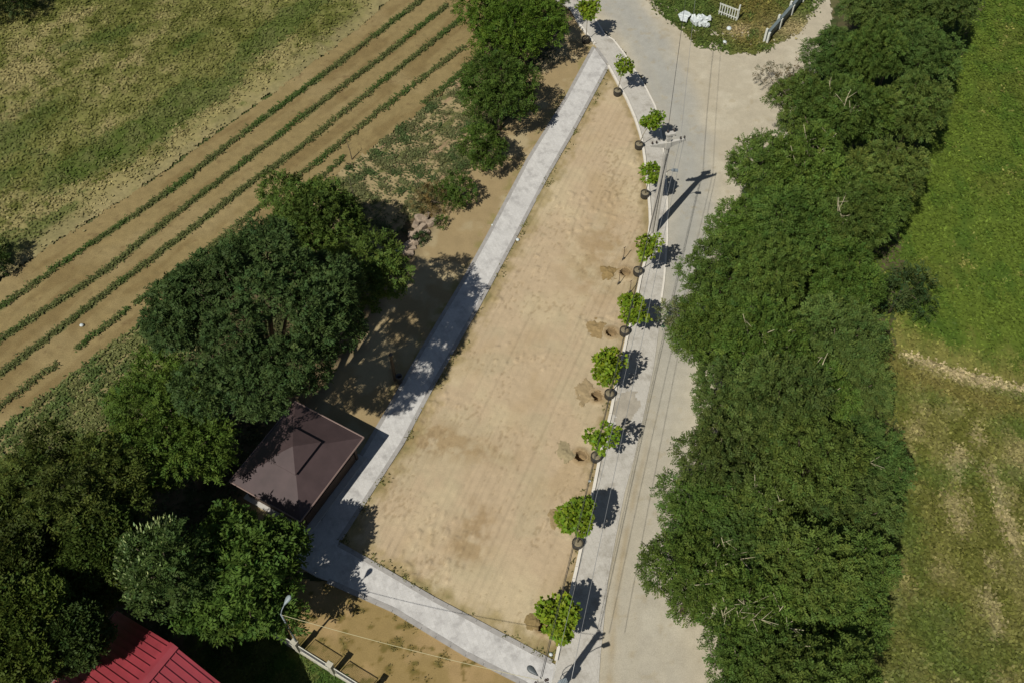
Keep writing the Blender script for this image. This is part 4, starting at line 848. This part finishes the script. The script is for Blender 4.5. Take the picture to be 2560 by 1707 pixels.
# ------------------------------------------------------------------ crop rows (each row a thing) and loose vegetation (stuff)
ROWLAB = ["uppermost green crop row of the ploughed plot, next to the meadow", "second crop row of the ploughed plot, counted from the meadow", "third crop row of the ploughed plot, ending in a dark tuft at its upper end", "fourth crop row, thin and gappy at its lower end", "short fringe of weeds along the lower edge of the plot"]
def tufts(name, X, Y, zs, hgt, L, Wd, m, cols, gq, z0=0.0, spread=.12):
    n = len(X); P = np.stack([np.repeat(X, m), np.repeat(Y, m), np.full(n*m, z0)], 1)+gq.normal(size=(n*m, 3))*np.array([spread, spread, 0]); a = gq.random(n*m)*6.283; el = gq.uniform(.05, .5, n*m)
    D = np.stack([np.cos(a)*np.cos(el), np.sin(a)*np.cos(el), np.sin(el)], 1); N = np.stack([-np.cos(a)*np.sin(el), -np.sin(a)*np.sin(el), np.cos(el)], 1)+gq.normal(size=(n*m, 3))*.25
    P[:, 2] += gq.random(n*m)*np.repeat(hgt, m); c = np.repeat(cols, m, 0)*(1+.12*gq.normal(size=(n*m, 1))); Ls = L*(.6+.8*gq.random(n*m))
    return leafmesh(name, P, D, N, Ls, Wd*Ls/L, c)
gq = np.random.default_rng(31)
for k, R in enumerate(ROWS_PX):
    P = np.array(resample(poly(R), .16)); s = np.arange(len(P))*.16; cov = fbm(s*1.0, s*0+k*9.0, 2.2, 301, 3)
    wid = .07+.10*cov; keep = cov > (.22 if k < 3 else .40 if k == 3 else .42)
    if k == 3:
        far = np.linspace(0, 1, len(P)); keep = (cov > .38) & (far < .4) | (cov > .28) & (far >= .4)
    rep = 5; X = np.repeat(P[keep, 0], rep)+gq.normal(size=keep.sum()*rep)*np.repeat(wid[keep], rep)*.9; Y = np.repeat(P[keep, 1], rep)+gq.normal(size=keep.sum()*rep)*np.repeat(wid[keep], rep)*.9
    lush = fbm(X, Y, 3, 311); cl = np.array([.098, .112, .036])[None]*(1+.2*gq.normal(size=(len(X), 1))); cl = mixc(cl, (.060, .098, .022), ss(.5, .65, lush))
    o = link("crop_row", tufts("crop_row", X, Y, 0, np.full(len(X), .12), .13, .08, 5, cl, gq, .02, .07), M_GRASS); tag(o, ROWLAB[k], "crop row", "crop rows of the ploughed plot")
def scatter(P, n, gq):
    P = np.array(P); lo, hi = P.min(0), P.max(0); X = gq.uniform(lo[0], hi[0], n*3); Y = gq.uniform(lo[1], hi[1], n*3); k = inside(X, Y, P); return X[k][:n], Y[k][:n]
def stuff(name, P, n, colf, L, Wd, m, hgt, thr=None, jit=.15, spread=.14, seed=1, z0=0.0):
    gq = np.random.default_rng(seed); X, Y = scatter(P, n, gq); c = colf(X, Y)
    if thr is not None: k = thr(X, Y) > gq.random(len(X)); X, Y, c = X[k], Y[k], c[k]
    c = c*(1+jit*gq.normal(size=(len(X), 1)))
    o = link(name, tufts(name, X, Y, 0, np.full(len(X), hgt), L, Wd, m, c, gq, z0, spread), M_GRASS); o['kind'] = 'stuff'; return o
lum = lambda c: c @ np.array([.3, .6, .1])
stuff("meadow_grass", MEADOW, 13000, lambda x, y: meadow_col(x, y)*1.1, .19, .15, 4, .05, lambda x, y: 1-.85*ss(3.0, .5, dline(x, y, poly([(1100, -160), (914, 57), (700, 222), (383, 451), (149, 600), (-150, 800)]))), .10, .2, 41, -.02)
stuff("weeds", WEEDS, 9500, lambda x, y: mixc(np.tile(np.array([.125, .13, .052]), (len(x), 1)), (.06, .09, .028), ss(.5, .7, fbm(x, y, 1.2, 321))), .2, .08, 5, .1, lambda x, y: .06+ss(.44, .66, fbm(*along(x, y, ROWANG), .55, 61, 4)+(fbm(x, y, 2.4, 63)-.5)*.4), .2, .12, 42)
stuff("garden_plants", STRIP, 6000, lambda x, y: mixc(np.tile(np.array([.14, .15, .05]), (len(x), 1)), (.08, .115, .03), ss(.45, .6, fbm(x, y, .8, 331))), .18, .10, 4, .12, lambda x, y: .25+.75*ss(.4, .7, .5+.5*np.sin(along(x, y, ROWANG)[1]*2*math.pi/.95)), .2, .12, 43)
stuff("field_grass", GREEN, 14000, lambda x, y: green_col(x, y)*1.15, .2, .11, 4, .08, None, .2, .2, 44, -.03)
stuff("dry_grass", DRY, 17000, lambda x, y: dry_col(x, y)*1.15, .2, .13, 4, .08, None, .18, .2, 45, -.03)
stuff("corner_grass", GRASS, 5000, lambda x, y: corner_col(x, y)*1.15, .2, .11, 4, .08, None, .25, .2, 46, .03)
stuff("lawn_grass", LAWN, 3500, lambda x, y: lawn_col(x, y)*1.1, .16, .05, 4, .04, None, .2, .15, 47)
def edge_thr(x, y):
    d = np.minimum(np.minimum(dline(x, y, poly(PATH_R)), dline(x, y, poly(LOWER_R))), dline(x, y, poly(KERB[20:]))); return ss(.55, .12, d-.1)*ss(.45, .62, fbm(x, y, .9, 341))
stuff("edge_weeds", LOT, 7500, lambda x, y: np.tile(np.array([.13, .13, .04]), (len(x), 1)), .13, .045, 4, .04, edge_thr, .3, .06, 48, .02)
def yard_thr(x, y): return ss(.62, .78, fbm(x, y, .4, 123, 4))*.6
stuff("yard_weeds", YARD, 3500, lambda x, y: np.tile(np.array([.16, .13, .045]), (len(x), 1)), .10, .045, 4, .03, yard_thr, .3, .08, 49, .0)
stuff("undergrowth", poly([(1205, 134), (1240, 330), (1180, 430), (960, 620), (700, 760), (460, 760), (520, 830), (380, 980), (60, 1240), (-200, 1450), (-200, 1800), (300, 1800), (560, 1380), (640, 1100), (900, 700), (1150, 440), (1320, 240), (1420, 60), (1215, 0)]), 9000, lambda x, y: np.tile(np.array([.06, .07, .024]), (len(x), 1)), .26, .10, 4, .15, None, .3, .2, 50, -.01)
